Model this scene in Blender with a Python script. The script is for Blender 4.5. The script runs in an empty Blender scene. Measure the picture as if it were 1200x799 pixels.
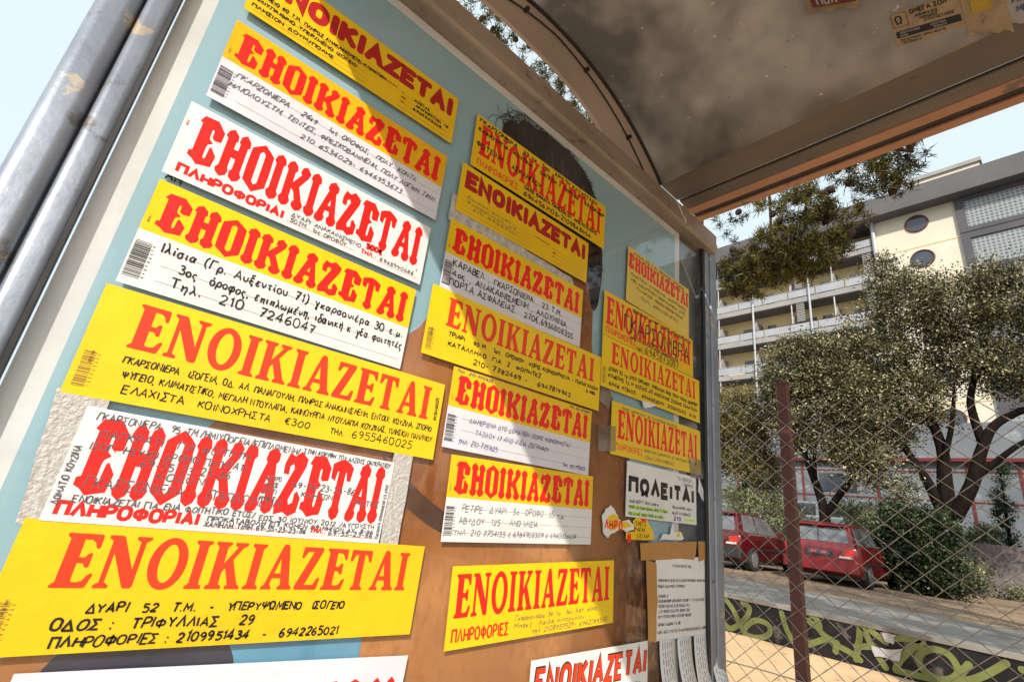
import bpy, bmesh, math, random
import numpy as np
from mathutils import Vector, Matrix
from mathutils.geometry import tessellate_polygon

# ------------------------------------------------------------------ camera, sky, sun, exposure
S = bpy.context.scene
C = S.collection
cam = bpy.data.cameras.new('camera')
cam.sensor_width = 36.0
cam.lens = 16.96
cam.clip_start = 0.02
cam.clip_end = 2000
cam_o = bpy.data.objects.new('camera', cam)
C.objects.link(cam_o)
R_, U_, F_ = (0.73553, -0.66743, 0.11634), (-0.30396, -0.17163, 0.9371), (0.60548, 0.72463, 0.32911)
cam_o.matrix_world = Matrix(((R_[0], U_[0], -F_[0], 0), (R_[1], U_[1], -F_[1], 0), (R_[2], U_[2], -F_[2], 0), (0, 0, 0, 1)))
S.camera = cam_o

SUN = Vector((-0.55, -0.50, 0.62)).normalized()      # towards the sun
world = bpy.data.worlds.new('World')
S.world = world
world.use_nodes = True
wn = world.node_tree
wn.nodes.clear()
sky = wn.nodes.new('ShaderNodeTexSky')
sky.sky_type = 'NISHITA'
sky.sun_disc = False
sky.sun_elevation = math.asin(SUN.z)
sky.sun_rotation = math.atan2(SUN.x, SUN.y) % (2 * math.pi)
sky.air_density = 1.0
sky.dust_density = 7.0
bgn = wn.nodes.new('ShaderNodeBackground')
bgn.inputs['Strength'].default_value = 0.15
out = wn.nodes.new('ShaderNodeOutputWorld')
haze_mix = wn.nodes.new('ShaderNodeMix')          # a bright, thinly veiled sky
haze_mix.data_type = 'RGBA'
haze_mix.inputs[0].default_value = 0.82
haze_mix.inputs[7].default_value = (4.5, 5.25, 5.6, 1)
wn.links.new(sky.outputs[0], haze_mix.inputs[6])
wn.links.new(haze_mix.outputs[2], bgn.inputs['Color'])
wn.links.new(bgn.outputs[0], out.inputs['Surface'])
sl = bpy.data.lights.new('sun', 'SUN')
sl.energy = 3.8
sl.angle = math.radians(0.55)
sl.color = (1.0, 0.92, 0.81)
sun_o = bpy.data.objects.new('sun', sl)
C.objects.link(sun_o)
sun_o.rotation_euler = SUN.to_track_quat('Z', 'Y').to_euler()
sun_o.location = SUN * 60
S.view_settings.view_transform = 'Standard'
S.view_settings.look = 'None'
S.view_settings.gamma = 1.0
S.view_settings.use_curve_mapping = False
S.view_settings.exposure = 0.48
S.cycles.max_bounces = 10
S.cycles.transparent_max_bounces = 16

GZ = -1.19          # level of the ground by the shelter (the camera is at height 0)
LZ = -0.745         # level of the pavement and the car park behind the low wall
PY = 0.70           # front of the advertising panel's glass
RND = random.Random(11)

# ------------------------------------------------------------------ helpers
def tag(o, label=None, cat=None, group=None, kind=None):
    if label: o['label'] = label
    if cat: o['category'] = cat
    if group: o['group'] = group
    if kind: o['kind'] = kind
    return o

def empty(name, loc, label=None, cat=None, group=None, rot=(0, 0, 0)):
    o = bpy.data.objects.new(name, None)
    C.objects.link(o)
    o.location = loc
    o.rotation_euler = rot
    o.empty_display_size = 0.1
    return tag(o, label, cat, group)

class MB:
    """collects faces, builds ONE mesh object"""
    def __init__(s):
        s.v = []; s.f = []; s.m = []
    def add(s, vs, fs, mi=0):
        b = len(s.v)
        s.v += [tuple(p) for p in vs]
        s.f += [tuple(i + b for i in f) for f in fs]
        s.m += [mi] * len(fs)
    def box(s, x0, x1, y0, y1, z0, z1, mi=0):
        s.add([(x0, y0, z0), (x1, y0, z0), (x1, y1, z0), (x0, y1, z0), (x0, y0, z1), (x1, y0, z1), (x1, y1, z1), (x0, y1, z1)],
              [(3, 2, 1, 0), (4, 5, 6, 7), (0, 1, 5, 4), (1, 2, 6, 5), (2, 3, 7, 6), (3, 0, 4, 7)], mi)
    def tube(s, pts, rad, n=8, mi=0, caps=True):
        pts = [Vector(p) for p in pts]
        if not hasattr(rad, '__len__'): rad = [rad] * len(pts)
        vs = []; fs = []
        ref = Vector((0.31, 0.87, 0.39))
        for i, p in enumerate(pts):
            d = (pts[min(i + 1, len(pts) - 1)] - pts[max(i - 1, 0)])
            d = d.normalized() if d.length > 1e-9 else Vector((0, 0, 1))
            a = d.cross(ref)
            if a.length < 1e-3: a = d.cross(Vector((1, 0, 0)))
            a.normalize(); b = d.cross(a)
            for k in range(n):
                t = 2 * math.pi * k / n
                vs.append(p + (a * math.cos(t) + b * math.sin(t)) * rad[i])
        for i in range(len(pts) - 1):
            for k in range(n):
                fs.append((i * n + k, i * n + (k + 1) % n, (i + 1) * n + (k + 1) % n, (i + 1) * n + k))
        if caps:
            fs.append(tuple(range(n))[::-1]); fs.append(tuple((len(pts) - 1) * n + k for k in range(n)))
        s.add(vs, fs, mi)
    def prism(s, prof, axis, a, b, mi=0):
        """closed profile (2-D) pushed along 'x', 'y' or 'z' from a to b"""
        def mk(p, t):
            return {'x': (t, p[0], p[1]), 'y': (p[0], t, p[1]), 'z': (p[0], p[1], t)}[axis]
        n = len(prof)
        vs = [mk(p, a) for p in prof] + [mk(p, b) for p in prof]
        fs = [(i, (i + 1) % n, n + (i + 1) % n, n + i) for i in range(n)]
        tri = tessellate_polygon([[Vector((p[0], p[1], 0)) for p in prof]])
        fs += [tuple(t) for t in tri] + [tuple(n + i for i in t)[::-1] for t in tri]
        s.add(vs, fs, mi)
    def build(s, name, mats, parent=None, smooth=False, bevel=0, fix=True):
        me = bpy.data.meshes.new(name)
        me.from_pydata(s.v, [], s.f)
        if not isinstance(mats, (list, tuple)): mats = [mats]
        for m in mats: me.materials.append(m)
        if len(mats) > 1: me.polygons.foreach_set('material_index', s.m)
        if fix:
            bm = bmesh.new(); bm.from_mesh(me)
            bmesh.ops.recalc_face_normals(bm, faces=bm.faces)
            bm.to_mesh(me); bm.free()
        if smooth: me.polygons.foreach_set('use_smooth', [True] * len(me.polygons))
        me.update()
        o = bpy.data.objects.new(name, me)
        C.objects.link(o)
        if parent is not None: o.parent = parent
        if bevel:
            md = o.modifiers.new('bevel', 'BEVEL'); md.width = bevel; md.segments = 2; md.limit_method = 'ANGLE'
        return o

def raw_mesh(name, verts, faces4, mat, parent=None, smooth=False):
    """fast mesh from numpy arrays: verts (n,3), faces (m,k)"""
    me = bpy.data.meshes.new(name)
    k = faces4.shape[1]
    me.vertices.add(len(verts)); me.vertices.foreach_set('co', verts.astype(np.float32).ravel())
    me.loops.add(faces4.size); me.loops.foreach_set('vertex_index', faces4.astype(np.int32).ravel())
    me.polygons.add(len(faces4))
    me.polygons.foreach_set('loop_start', np.arange(0, faces4.size, k, dtype=np.int32))
    me.polygons.foreach_set('loop_total', np.full(len(faces4), k, dtype=np.int32))
    me.materials.append(mat)
    me.update(calc_edges=True); me.validate()
    o = bpy.data.objects.new(name, me); C.objects.link(o)
    if parent is not None: o.parent = parent
    return o

# ------------------------------------------------------------------ materials
def nt(name):
    m = bpy.data.materials.new(name); m.use_nodes = True
    t = m.node_tree; t.nodes.clear()
    o = t.nodes.new('ShaderNodeOutputMaterial')
    return m, t, o

def N(t, kind, **kw):
    n = t.nodes.new(kind)
    for k, v in kw.items():
        if k in n.inputs: n.inputs[k].default_value = v
        else: setattr(n, k, v)
    return n

def noise(t, scale, detail=4, rough=0.55, vec=None, stretch=None, coord='Object'):
    tc = t.nodes.new('ShaderNodeTexCoord')
    src = tc.outputs[coord]
    if stretch:
        mp = t.nodes.new('ShaderNodeMapping'); mp.inputs['Scale'].default_value = stretch
        t.links.new(src, mp.inputs['Vector']); src = mp.outputs[0]
    n = N(t, 'ShaderNodeTexNoise', Scale=scale, Detail=detail, Roughness=rough)
    t.links.new(src, n.inputs['Vector'])
    return n.outputs[0]

def ramp(t, fac, a, b, ca=(0, 0, 0, 1), cb=(1, 1, 1, 1)):
    r = t.nodes.new('ShaderNodeValToRGB')
    r.color_ramp.elements[0].position = a; r.color_ramp.elements[1].position = b
    r.color_ramp.elements[0].color = ca; r.color_ramp.elements[1].color = cb
    t.links.new(fac, r.inputs[0])
    return r.outputs[0]

def mixc(t, fac, a, b):
    n = t.nodes.new('ShaderNodeMix'); n.data_type = 'RGBA'
    for s, v in ((n.inputs[0], fac), (n.inputs[6], a), (n.inputs[7], b)):
        if isinstance(v, bpy.types.NodeSocket): t.links.new(v, s)
        elif hasattr(v, '__len__'): s.default_value = (*v[:3], 1)
        else: s.default_value = v
    return n.outputs[2]

def pm(name, c1, c2=None, scale=8, rough=0.6, bump=0.0, bscale=None, metal=0.0, spots=None, stretch=None, lo=0.35, hi=0.65, spec=0.5, coat=0.0):
    """principled material, base colour from noise between c1 and c2; spots = (colour, scale, lo, hi)"""
    m, t, o = nt(name)
    b = N(t, 'ShaderNodeBsdfPrincipled')
    t.links.new(b.outputs[0], o.inputs['Surface'])
    b.inputs['Roughness'].default_value = rough
    b.inputs['Metallic'].default_value = metal
    b.inputs['Specular IOR Level'].default_value = spec
    b.inputs['Coat Weight'].default_value = coat
    col = None
    if c2 is not None:
        col = mixc(t, ramp(t, noise(t, scale, 5, stretch=stretch), lo, hi), c1, c2)
    if spots:
        for sp in (spots if isinstance(spots, list) else [spots]):
            col = mixc(t, ramp(t, noise(t, sp[1], 6, 0.65), sp[2], sp[3]), col if col is not None else c1, sp[0])
    if col is not None: t.links.new(col, b.inputs['Base Color'])
    else: b.inputs['Base Color'].default_value = (*c1, 1)
    if bump:
        bp = N(t, 'ShaderNodeBump', Strength=bump, Distance=0.01)
        t.links.new(noise(t, bscale or scale * 4, 5, stretch=stretch), bp.inputs['Height'])
        t.links.new(bp.outputs[0], b.inputs['Normal'])
    return m

def leaf_mat(name, c1, c2, c3, trans=0.35, rough=0.45, spec=0.22):
    m, t, o = nt(name)
    g = t.nodes.new('ShaderNodeNewGeometry')
    r = t.nodes.new('ShaderNodeValToRGB')
    e = r.color_ramp.elements
    e[0].position = 0.0; e[0].color = (*c1, 1); e[1].position = 1.0; e[1].color = (*c3, 1)
    x = e.new(0.55); x.color = (*c2, 1)
    t.links.new(g.outputs['Random Per Island'], r.inputs[0])
    hs = N(t, 'ShaderNodeHueSaturation')          # whole sprays of leaves are paler or deeper than others
    mr = N(t, 'ShaderNodeMapRange'); mr.inputs['From Min'].default_value = .36; mr.inputs['From Max'].default_value = .64; mr.inputs['To Min'].default_value = .55; mr.inputs['To Max'].default_value = 1.7
    t.links.new(noise(t, 1.9, 2, .5), mr.inputs['Value']); t.links.new(mr.outputs[0], hs.inputs['Value']); t.links.new(r.outputs[0], hs.inputs['Color'])
    col = hs.outputs[0]
    b = N(t, 'ShaderNodeBsdfPrincipled', Roughness=rough)
    b.inputs['Specular IOR Level'].default_value = spec
    tr = N(t, 'ShaderNodeBsdfTranslucent')
    t.links.new(col, b.inputs['Base Color']); t.links.new(col, tr.inputs['Color'])
    mx = N(t, 'ShaderNodeMixShader'); mx.inputs[0].default_value = trans
    t.links.new(b.outputs[0], mx.inputs[1]); t.links.new(tr.outputs[0], mx.inputs[2])
    t.links.new(mx.outputs[0], o.inputs['Surface'])
    return m

def glass_mat(name, tint=(0.985, 0.992, 0.99), dirt=0.018, ior=1.37, dirtcol=(0.55, 0.55, 0.52)):
    """thin pane: what is behind shows through, the place is mirrored in it at its Fresnel strength, and it is a bit dusty"""
    m, t, o = nt(name)
    fr = N(t, 'ShaderNodeFresnel')
    g = t.nodes.new('ShaderNodeNewGeometry')
    io = N(t, 'ShaderNodeMapRange'); io.inputs['To Min'].default_value = ior; io.inputs['To Max'].default_value = 1 / ior   # a ray leaving the pane sees the same Fresnel strength
    t.links.new(g.outputs['Backfacing'], io.inputs['Value']); t.links.new(io.outputs[0], fr.inputs['IOR'])
    tr = N(t, 'ShaderNodeBsdfTransparent'); tr.inputs[0].default_value = (*tint, 1)
    gl = N(t, 'ShaderNodeBsdfGlossy', Roughness=0.02)
    mx = N(t, 'ShaderNodeMixShader')
    t.links.new(fr.outputs[0], mx.inputs[0]); t.links.new(tr.outputs[0], mx.inputs[1]); t.links.new(gl.outputs[0], mx.inputs[2])
    df = N(t, 'ShaderNodeBsdfDiffuse'); df.inputs[0].default_value = (*dirtcol, 1)
    f = ramp(t, noise(t, 6.0, 7, 0.7), 0.42, 0.8, (dirt * 0.25,) * 3 + (1,), (dirt * 2.2,) * 3 + (1,))
    m2 = N(t, 'ShaderNodeMixShader')
    t.links.new(f, m2.inputs[0]); t.links.new(mx.outputs[0], m2.inputs[1]); t.links.new(df.outputs[0], m2.inputs[2])
    t.links.new(m2.outputs[0], o.inputs['Surface'])
    return m

M = {}
M['alu'] = pm('worn_aluminium', (0.24, 0.27, 0.325), (0.32, 0.355, 0.42), 9, 0.42, 0.10, 40, 0.55, spots=[((0.16, 0.14, 0.13), 26, 0.60, 0.70), ((0.50, 0.42, 0.33), 13, 0.60, 0.62)])
M['rail'] = pm('weathered_rail', (0.27, 0.21, 0.165), (0.40, 0.32, 0.26), 10, 0.5, 0.15, 60, 0.25, spots=((0.16, 0.12, 0.09), 30, 0.58, 0.7), stretch=(0.3, 1, 1))
M['fascia'] = pm('painted_fascia', (0.36, 0.29, 0.26), (0.44, 0.36, 0.32), 5, 0.5, 0.05, 30, spots=((0.12, 0.09, 0.08), 38, 0.70, 0.76))
M['rubber'] = pm('black_rubber', (0.015, 0.015, 0.016), (0.03, 0.028, 0.028), 30, 0.6)
M['redline'] = pm('red_seal', (0.13, 0.018, 0.015), None, rough=0.6)
M['eave'] = pm('eave_metal', (0.10, 0.085, 0.075), (0.15, 0.125, 0.105), 6, 0.5, 0.1, 40, 0.1, spots=((0.07, 0.055, 0.05), 18, 0.62, 0.70), stretch=(1, 0.3, 1))
M['eave_paint'] = pm('flaking_orange_paint', (0.46, 0.235, 0.14), (0.38, 0.19, 0.115), 9, 0.55, 0.2, 50, spots=((0.16, 0.11, 0.09), 14, 0.60, 0.66), stretch=(1, 0.4, 1))
M['glass'] = glass_mat('panel_glass')
M['backing'] = pm('grey_backing', (0.16, 0.17, 0.18), (0.22, 0.23, 0.24), 3, 0.6)
M['black_ink'] = pm('black_ink', (0.012, 0.012, 0.014), None, rough=0.45)
M['pencil_ink'] = pm('grey_pen_ink', (0.10, 0.10, 0.12), None, rough=0.5)
M['blue_ink'] = pm('blue_pen_ink', (0.06, 0.07, 0.20), None, rough=0.5)
M['red_print'] = pm('red_print', (0.86, 0.016, 0.010), (0.80, 0.013, 0.008), 20, 0.38)
M['orange_red_print'] = pm('orange_red_print', (0.84, 0.050, 0.010), (0.78, 0.042, 0.009), 20, 0.38)
M['dark_red_print'] = pm('dark_red_print', (0.46, 0.012, 0.014), (0.40, 0.01, 0.012), 20, 0.4)
M['grey_print'] = pm('grey_print', (0.30, 0.28, 0.22), None, rough=0.5)
M['brown_print'] = pm('brown_print', (0.33, 0.20, 0.03), None, rough=0.5)
M['hl_print'] = pm('highlighter_ink', (0.50, 0.85, 0.08), None, rough=0.5)
M['purple_print'] = pm('purple_ink', (0.12, 0.06, 0.35), None, rough=0.5)
M['yellow'] = pm('yellow_vinyl', (0.86, 0.56, 0.006), (0.77, 0.48, 0.008), 5, 0.34, 0.32, 13)
M['lemon'] = pm('lemon_vinyl', (0.88, 0.61, 0.006), (0.80, 0.535, 0.008), 5, 0.34, 0.32, 13)
M['amber'] = pm('amber_vinyl', (0.86, 0.47, 0.006), (0.77, 0.40, 0.008), 5, 0.34, 0.32, 13)
M['pale_yellow'] = pm('faded_yellow_paper', (0.80, 0.60, 0.10), (0.72, 0.54, 0.10), 9, 0.5, 0.8, 9)
M['taped_yellow'] = pm('taped_yellow_paper', (0.84, 0.58, 0.02), (0.78, 0.53, 0.02), 9, 0.3, 0.35, 7)
M['white'] = pm('white_paper', (0.80, 0.80, 0.80), (0.68, 0.68, 0.68), 5, 0.45, 0.28, 12)
M['lilac'] = pm('white_vinyl', (0.74, 0.73, 0.80), (0.64, 0.63, 0.69), 5, 0.4, 0.28, 12)
M['tape'] = pm('brown_packing_tape', (0.42, 0.20, 0.055), (0.50, 0.26, 0.08), 7, 0.28, 0.35, 14, stretch=(1, 1, 0.3))
M['fibre_tape'] = pm('dull_grey_tape', (0.42, 0.40, 0.38), (0.58, 0.55, 0.52), 160, 0.6, 0.4, 200)
M['residue'] = pm('torn_paper_residue', (0.36, 0.34, 0.32), (0.58, 0.56, 0.53), 70, 0.8, 0.5, 90)
M['cleartape'] = glass_mat('clear_tape', (0.86, 0.86, 0.84), 0.16, 1.5, (0.7, 0.68, 0.64))

# ------------------------------------------------------------------ lettering
# single-stroke alphabet: width | strokes separated by ';', a leading '~' means a smooth curve
PEN_SRC = """
Α .62|0,0 .3,1 .6,0;.12,.36 .5,.36
Β .52|0,0 0,1;~0,1 .38,.97 .42,.76 .28,.55 0,.52;~.24,.53 .5,.46 .48,.1 .3,0 0,0
Γ .48|0,0 0,1 .5,1
Δ .64|0,0 .3,1 .62,0 0,0
Ε .48|.5,1 0,1 0,0 .5,0;0,.52 .4,.52
Ζ .52|.02,1 .52,1 0,0 .54,0
Η .54|0,1 0,0;.54,1 .54,0;0,.5 .54,.5
Θ .62|~.31,1 .05,.8 .05,.2 .31,0 .57,.2 .57,.8 .31,1;.15,.5 .47,.5
Ι .08|.05,1 .05,0
Κ .52|0,1 0,0;.5,1 .02,.45;.14,.56 .54,0
Λ .6|0,0 .3,1 .6,0
Μ .68|0,0 .06,1 .34,.35 .62,1 .68,0
Ν .56|0,0 0,1 .56,0 .56,1
Ξ .5|0,1 .5,1;.06,.52 .44,.52;0,0 .5,0
Ο .62|~.31,1 .05,.8 .05,.2 .31,0 .57,.2 .57,.8 .31,1
Π .56|0,0 0,1 .56,1 .56,0
Ρ .5|0,0 0,1;~0,1 .36,1 .5,.78 .38,.52 0,.46
Σ .52|.52,1 0,1 .3,.52 0,0 .54,0
Τ .56|0,1 .58,1;.29,1 .29,0
Υ .56|0,1 .28,.5 .56,1;.28,.5 .28,0
Φ .66|~.33,.8 .06,.7 .06,.34 .33,.24 .6,.34 .6,.7 .33,.8;.33,1.05 .33,-.05
Χ .56|0,1 .56,0;.56,1 0,0
Ψ .62|~0,.95 .04,.5 .31,.36 .58,.5 .62,.95;.31,1 .31,0
Ω .66|~.05,.0 .22,.04 .06,.4 .1,.85 .33,1 .56,.85 .6,.4 .44,.04 .62,0
0 .54|~.27,1 .04,.78 .04,.22 .27,0 .5,.22 .5,.78 .27,1
1 .26|.02,.78 .18,1 .18,0
2 .52|~.03,.78 .2,1 .46,.88 .42,.56 .02,0;.02,0 .52,0
3 .5|~.04,.92 .3,1 .44,.78 .2,.54;~.2,.54 .5,.42 .44,.06 .2,0 .02,.1
4 .54|.36,0 .36,1 0,.32 .54,.32
5 .5|.48,1 .08,1 .05,.58;~.05,.58 .34,.62 .5,.34 .34,.02 .02,.06
6 .5|~.42,1 .12,.7 .04,.24 .26,0 .48,.22 .36,.5 .06,.34
7 .5|.02,1 .5,1 .16,0;.14,.5 .42,.5
8 .5|~.25,.54 .05,.76 .25,1 .45,.76 .25,.54 .03,.26 .25,0 .48,.26 .25,.54
9 .5|~.46,.68 .2,.5 .04,.76 .24,1 .46,.76 .42,.3 .2,0
- .4|.04,.45 .36,.45
. .16|.03,.0 .13,.07
, .14|.1,.08 .02,-.16
: .16|.03,.55 .13,.62;.03,.0 .13,.07
/ .4|.02,-.1 .4,1.1
( .28|~.26,1.15 .06,.8 .06,.2 .26,-.15
) .28|~.02,1.15 .22,.8 .22,.2 .02,-.15
€ .58|~.56,.9 .3,1 .1,.6 .1,.4 .3,0 .56,.1;0,.6 .4,.6;0,.4 .38,.4
° .22|~.11,1 .0,.88 .11,.74 .22,.88 .11,1
_ .34|0,-.1 .34,-.1
v .4|.0,.5 .14,.1 .4,1
& .3|~.3,.9 .06,.8 .12,.55 .3,.5;~.3,.5 0,.4 .04,.05 .3,.1
α .46|~.44,.58 .3,.1 .1,.02 .03,.3 .14,.56 .3,.5 .38,.1 .48,.02
γ .44|~0,.55 .16,.4 .22,0;~.44,.6 .24,0 .14,-.32 .24,-.34 .22,0
δ .44|~.3,.5 .08,.42 .06,.06 .26,0 .42,.22 .34,.5 .12,.8 .22,.98 .42,.92
ε .38|~.36,.52 .14,.58 .08,.36 .24,.3;~.24,.3 .02,.22 .1,.0 .36,.06
η .42|~0,.5 .06,.56 .08,.0;~.08,.36 .28,.6 .38,.4 .36,-.3
ι .14|~.05,.56 .05,.1 .16,.03
κ .42|.04,.58 .04,0;.38,.58 .06,.28 .4,0
λ .46|~.02,.98 .14,.9 .26,.4 .44,0;.24,.5 .02,0
μ .5|.06,.56 .04,-.3;~.06,.2 .16,0 .34,.14 .38,.56;~.38,.3 .42,.02 .5,.03
ν .4|.02,.56 .18,.02;~.18,.02 .36,.3 .4,.56
ξ .4|~.36,.96 .08,.9 .16,.66 .32,.62;~.32,.62 .06,.56 .1,.3 .3,.3;~.3,.3 .02,.2 .08,.0 .34,-.1 .24,-.3
ο .44|~.22,.56 .03,.4 .05,.08 .22,0 .4,.12 .4,.44 .22,.56
π .52|0,.5 .52,.54;.14,.5 .1,0;~.4,.52 .38,.1 .48,.02
ρ .44|~.02,-.32 .06,.36 .24,.58 .42,.4 .34,.04 .08,.08
σ .48|~.48,.56 .2,.56 .03,.36 .08,.04 .28,.02 .4,.26 .28,.54
ς .38|~.36,.5 .14,.58 .03,.3 .16,.06 .32,-.06 .24,-.26
τ .42|.0,.5 .42,.56;~.22,.52 .2,.1 .32,.02
υ .42|~0,.54 .06,.1 .2,0 .36,.14 .4,.56
φ .56|~.2,.56 .02,.34 .14,.04 .36,.04 .54,.26 .46,.56 .3,.5 .26,-.32
ω .6|~.1,.54 .0,.2 .14,0 .3,.2 .46,0 .6,.24 .5,.54
ί .14|~.05,.56 .05,.1 .16,.03;.06,.74 .14,.9
ό .44|~.22,.56 .03,.4 .05,.08 .22,0 .4,.12 .4,.44 .22,.56;.22,.72 .3,.9
έ .38|~.36,.52 .14,.58 .08,.36 .24,.3;~.24,.3 .02,.22 .1,.0 .36,.06;.22,.72 .3,.9
ή .42|~0,.5 .06,.56 .08,.0;~.08,.36 .28,.6 .38,.4 .36,-.3;.22,.74 .3,.9
ά .46|~.44,.58 .3,.1 .1,.02 .03,.3 .14,.56 .3,.5 .38,.1 .48,.02;.22,.74 .3,.9
"""
def smooth(pts, k=4):
    out = []
    n = len(pts)
    closed = pts[0] == pts[-1]
    for i in range(n - 1):
        p1, p2 = pts[i], pts[i + 1]
        p0 = pts[i - 1] if i > 0 else (pts[-2] if closed else p1)
        p3 = pts[i + 2] if i + 2 < n else (pts[1] if closed else p2)
        for j in range(k):
            t = j / k
            out.append(tuple(0.5 * ((2 * p1[c]) + (-p0[c] + p2[c]) * t + (2 * p0[c] - 5 * p1[c] + 4 * p2[c] - p3[c]) * t * t + (-p0[c] + 3 * p1[c] - 3 * p2[c] + p3[c]) * t ** 3) for c in (0, 1)))
    out.append(pts[-1])
    return out

PEN = {}
for ln in PEN_SRC.strip().split('\n'):
    hd, st = ln.split('|')
    ch, w = hd.split(' ')
    strokes = []
    for s_ in st.split(';'):
        sm = s_.startswith('~')
        pts = [tuple(float(v) for v in q.split(',')) for q in s_.lstrip('~').split(' ')]
        strokes.append(smooth(pts) if sm else pts)
    PEN[ch] = (float(w), strokes)

def ribbon(mb, pts, w, y, mi=0, rcap=0):
    """flat ribbon of width w along pts (x,z) at depth y"""
    P = [Vector(p) for p in pts]
    if rcap and len(P) > 1:
        pass
    n = len(P)
    if n < 2: return
    L = []; R = []
    closed = n > 3 and (P[0] - P[-1]).length < 1e-6
    for i in range(n):
        a = P[i] - P[i - 1] if i > 0 else (P[0] - P[-2] if closed else P[1] - P[0])
        b = P[i + 1] - P[i] if i < n - 1 else (P[1] - P[0] if closed else P[-1] - P[-2])
        a = a.normalized() if a.length > 1e-9 else Vector((1, 0)); b = b.normalized() if b.length > 1e-9 else a
        t = (a + b)
        t = t.normalized() if t.length > 0.2 else a
        nn = Vector((-t.y, t.x))
        k = min(1.0 / max(0.35, abs(nn.dot(Vector((-a.y, a.x))))), 2.2)
        L.append(P[i] + nn * (w / 2 * k)); R.append(P[i] - nn * (w / 2 * k))
    vs = []; fs = []
    for i in range(n):
        vs += [(L[i].x, y, L[i].y), (R[i].x, y, R[i].y)]
    for i in range(n - 1):
        fs.append((2 * i, 2 * i + 1, 2 * i + 3, 2 * i + 2))
    if rcap and not closed:
        for e, d in ((0, -1), (n - 1, 1)):
            t = (P[1] - P[0]) if e == 0 else (P[-1] - P[-2])
            a0 = math.atan2(t.y, t.x) + (math.pi / 2 if d < 0 else -math.pi / 2)
            b0 = len(vs)
            vs.append((P[e].x, y, P[e].y))
            for q in range(7):
                a = a0 + math.pi * q / 6
                vs.append((P[e].x + math.cos(a) * w / 2, y, P[e].y + math.sin(a) * w / 2))
            fs += [(b0, b0 + 1 + q, b0 + 2 + q) for q in range(6)]
    mb.add(vs, fs, mi)

def poly(mb, loops, y, mi=0):
    """flat polygon (outer loop, then holes) of (x,z) at depth y"""
    L = [[Vector((p[0], p[1], 0)) for p in lp] for lp in loops]
    flat = [p for lp in L for p in lp]
    tri = tessellate_polygon(L)
    mb.add([(p.x, y, p.y) for p in flat], [tuple(t) for t in tri], mi)

# slab-serif and black-letter capitals: (width, [[outer, hole...], ...])
def ell(cx, cy, rx, ry, n=28): return [(cx + rx * math.cos(2 * math.pi * i / n), cy + ry * math.sin(2 * math.pi * i / n)) for i in range(n)]
SERIF = {
 'Ε': (.68, [[[(0,.02),(.03,0),(.60,0),(.63,.02),(.69,.24),(.66,.28),(.60,.24),(.53,.13),(.44,.105),(.36,.11),(.335,.15),(.335,.45),(.44,.45),(.49,.38),(.54,.37),(.565,.40),(.565,.62),(.54,.65),(.49,.63),(.44,.56),(.335,.56),(.335,.89),(.46,.89),(.54,.84),(.58,.75),(.63,.72),(.66,.76),(.65,.98),(.62,1),(.03,1),(0,.97),(.02,.94),(.08,.89),(.08,.11),(.02,.06)]]]),
 'Ν': (.84, [[[(0,.02),(.02,0),(.27,0),(.29,.02),(.28,.06),(.19,.11),(.19,.66),(.54,.03),(.58,0),(.70,0),(.74,.04),(.74,.89),(.83,.94),(.84,.98),(.82,1),(.55,1),(.53,.98),(.54,.94),(.63,.89),(.63,.36),(.30,.97),(.27,1),(.02,1),(0,.98),(.01,.94),(.09,.89),(.09,.11),(.01,.06)]]]),
 'Ο': (.80, [[ell(.40,.5,.40,.525), ell(.40,.5,.19,.385)]]),
 'Ι': (.38, [[[(0,.02),(.02,0),(.36,0),(.38,.02),(.37,.06),(.30,.11),(.30,.89),(.37,.94),(.38,.98),(.36,1),(.02,1),(0,.98),(.01,.94),(.08,.89),(.08,.11),(.01,.06)]]]),
 'Κ': (.82, [[[(0,.02),(.02,0),(.36,0),(.38,.02),(.37,.06),(.30,.11),(.30,.36),(.36,.44),(.51,.10),(.46,.06),(.46,.02),(.48,0),(.80,0),(.82,.02),(.81,.06),(.74,.11),(.50,.62),(.68,.89),(.77,.94),(.78,.98),(.76,1),(.48,1),(.46,.98),(.46,.94),(.54,.89),(.30,.54),(.30,.89),(.37,.94),(.38,.98),(.36,1),(.02,1),(0,.98),(.01,.94),(.08,.89),(.08,.11),(.01,.06)]]]),
 'Α': (.82, [[[(0,.02),(.02,0),(.26,0),(.28,.02),(.27,.06),(.21,.11),(.25,.25),(.47,.25),(.50,.11),(.44,.06),(.43,.02),(.45,0),(.80,0),(.82,.02),(.81,.06),(.74,.12),(.53,.98),(.48,1.03),(.40,1.03),(.35,.98),(.08,.11),(.01,.06)], [(.275,.36),(.44,.36),(.37,.70)]]]),
 'Ζ': (.68, [[[(0,.02),(.02,0),(.60,0),(.64,.02),(.68,.26),(.64,.30),(.59,.26),(.51,.12),(.27,.11),(.63,.92),(.63,.97),(.60,1),(.08,1),(.05,.98),(.03,.76),(.07,.72),(.11,.75),(.19,.88),(.36,.89),(0,.08)]]]),
 'Τ': (.72, [[[(.17,.02),(.19,0),(.53,0),(.55,.02),(.54,.06),(.47,.11),(.47,.89),(.56,.86),(.62,.73),(.67,.69),(.71,.73),(.70,.98),(.68,1),(.04,1),(.02,.98),(.01,.73),(.05,.69),(.10,.73),(.16,.86),(.25,.89),(.25,.11),(.18,.06)]]]),
}
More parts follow.
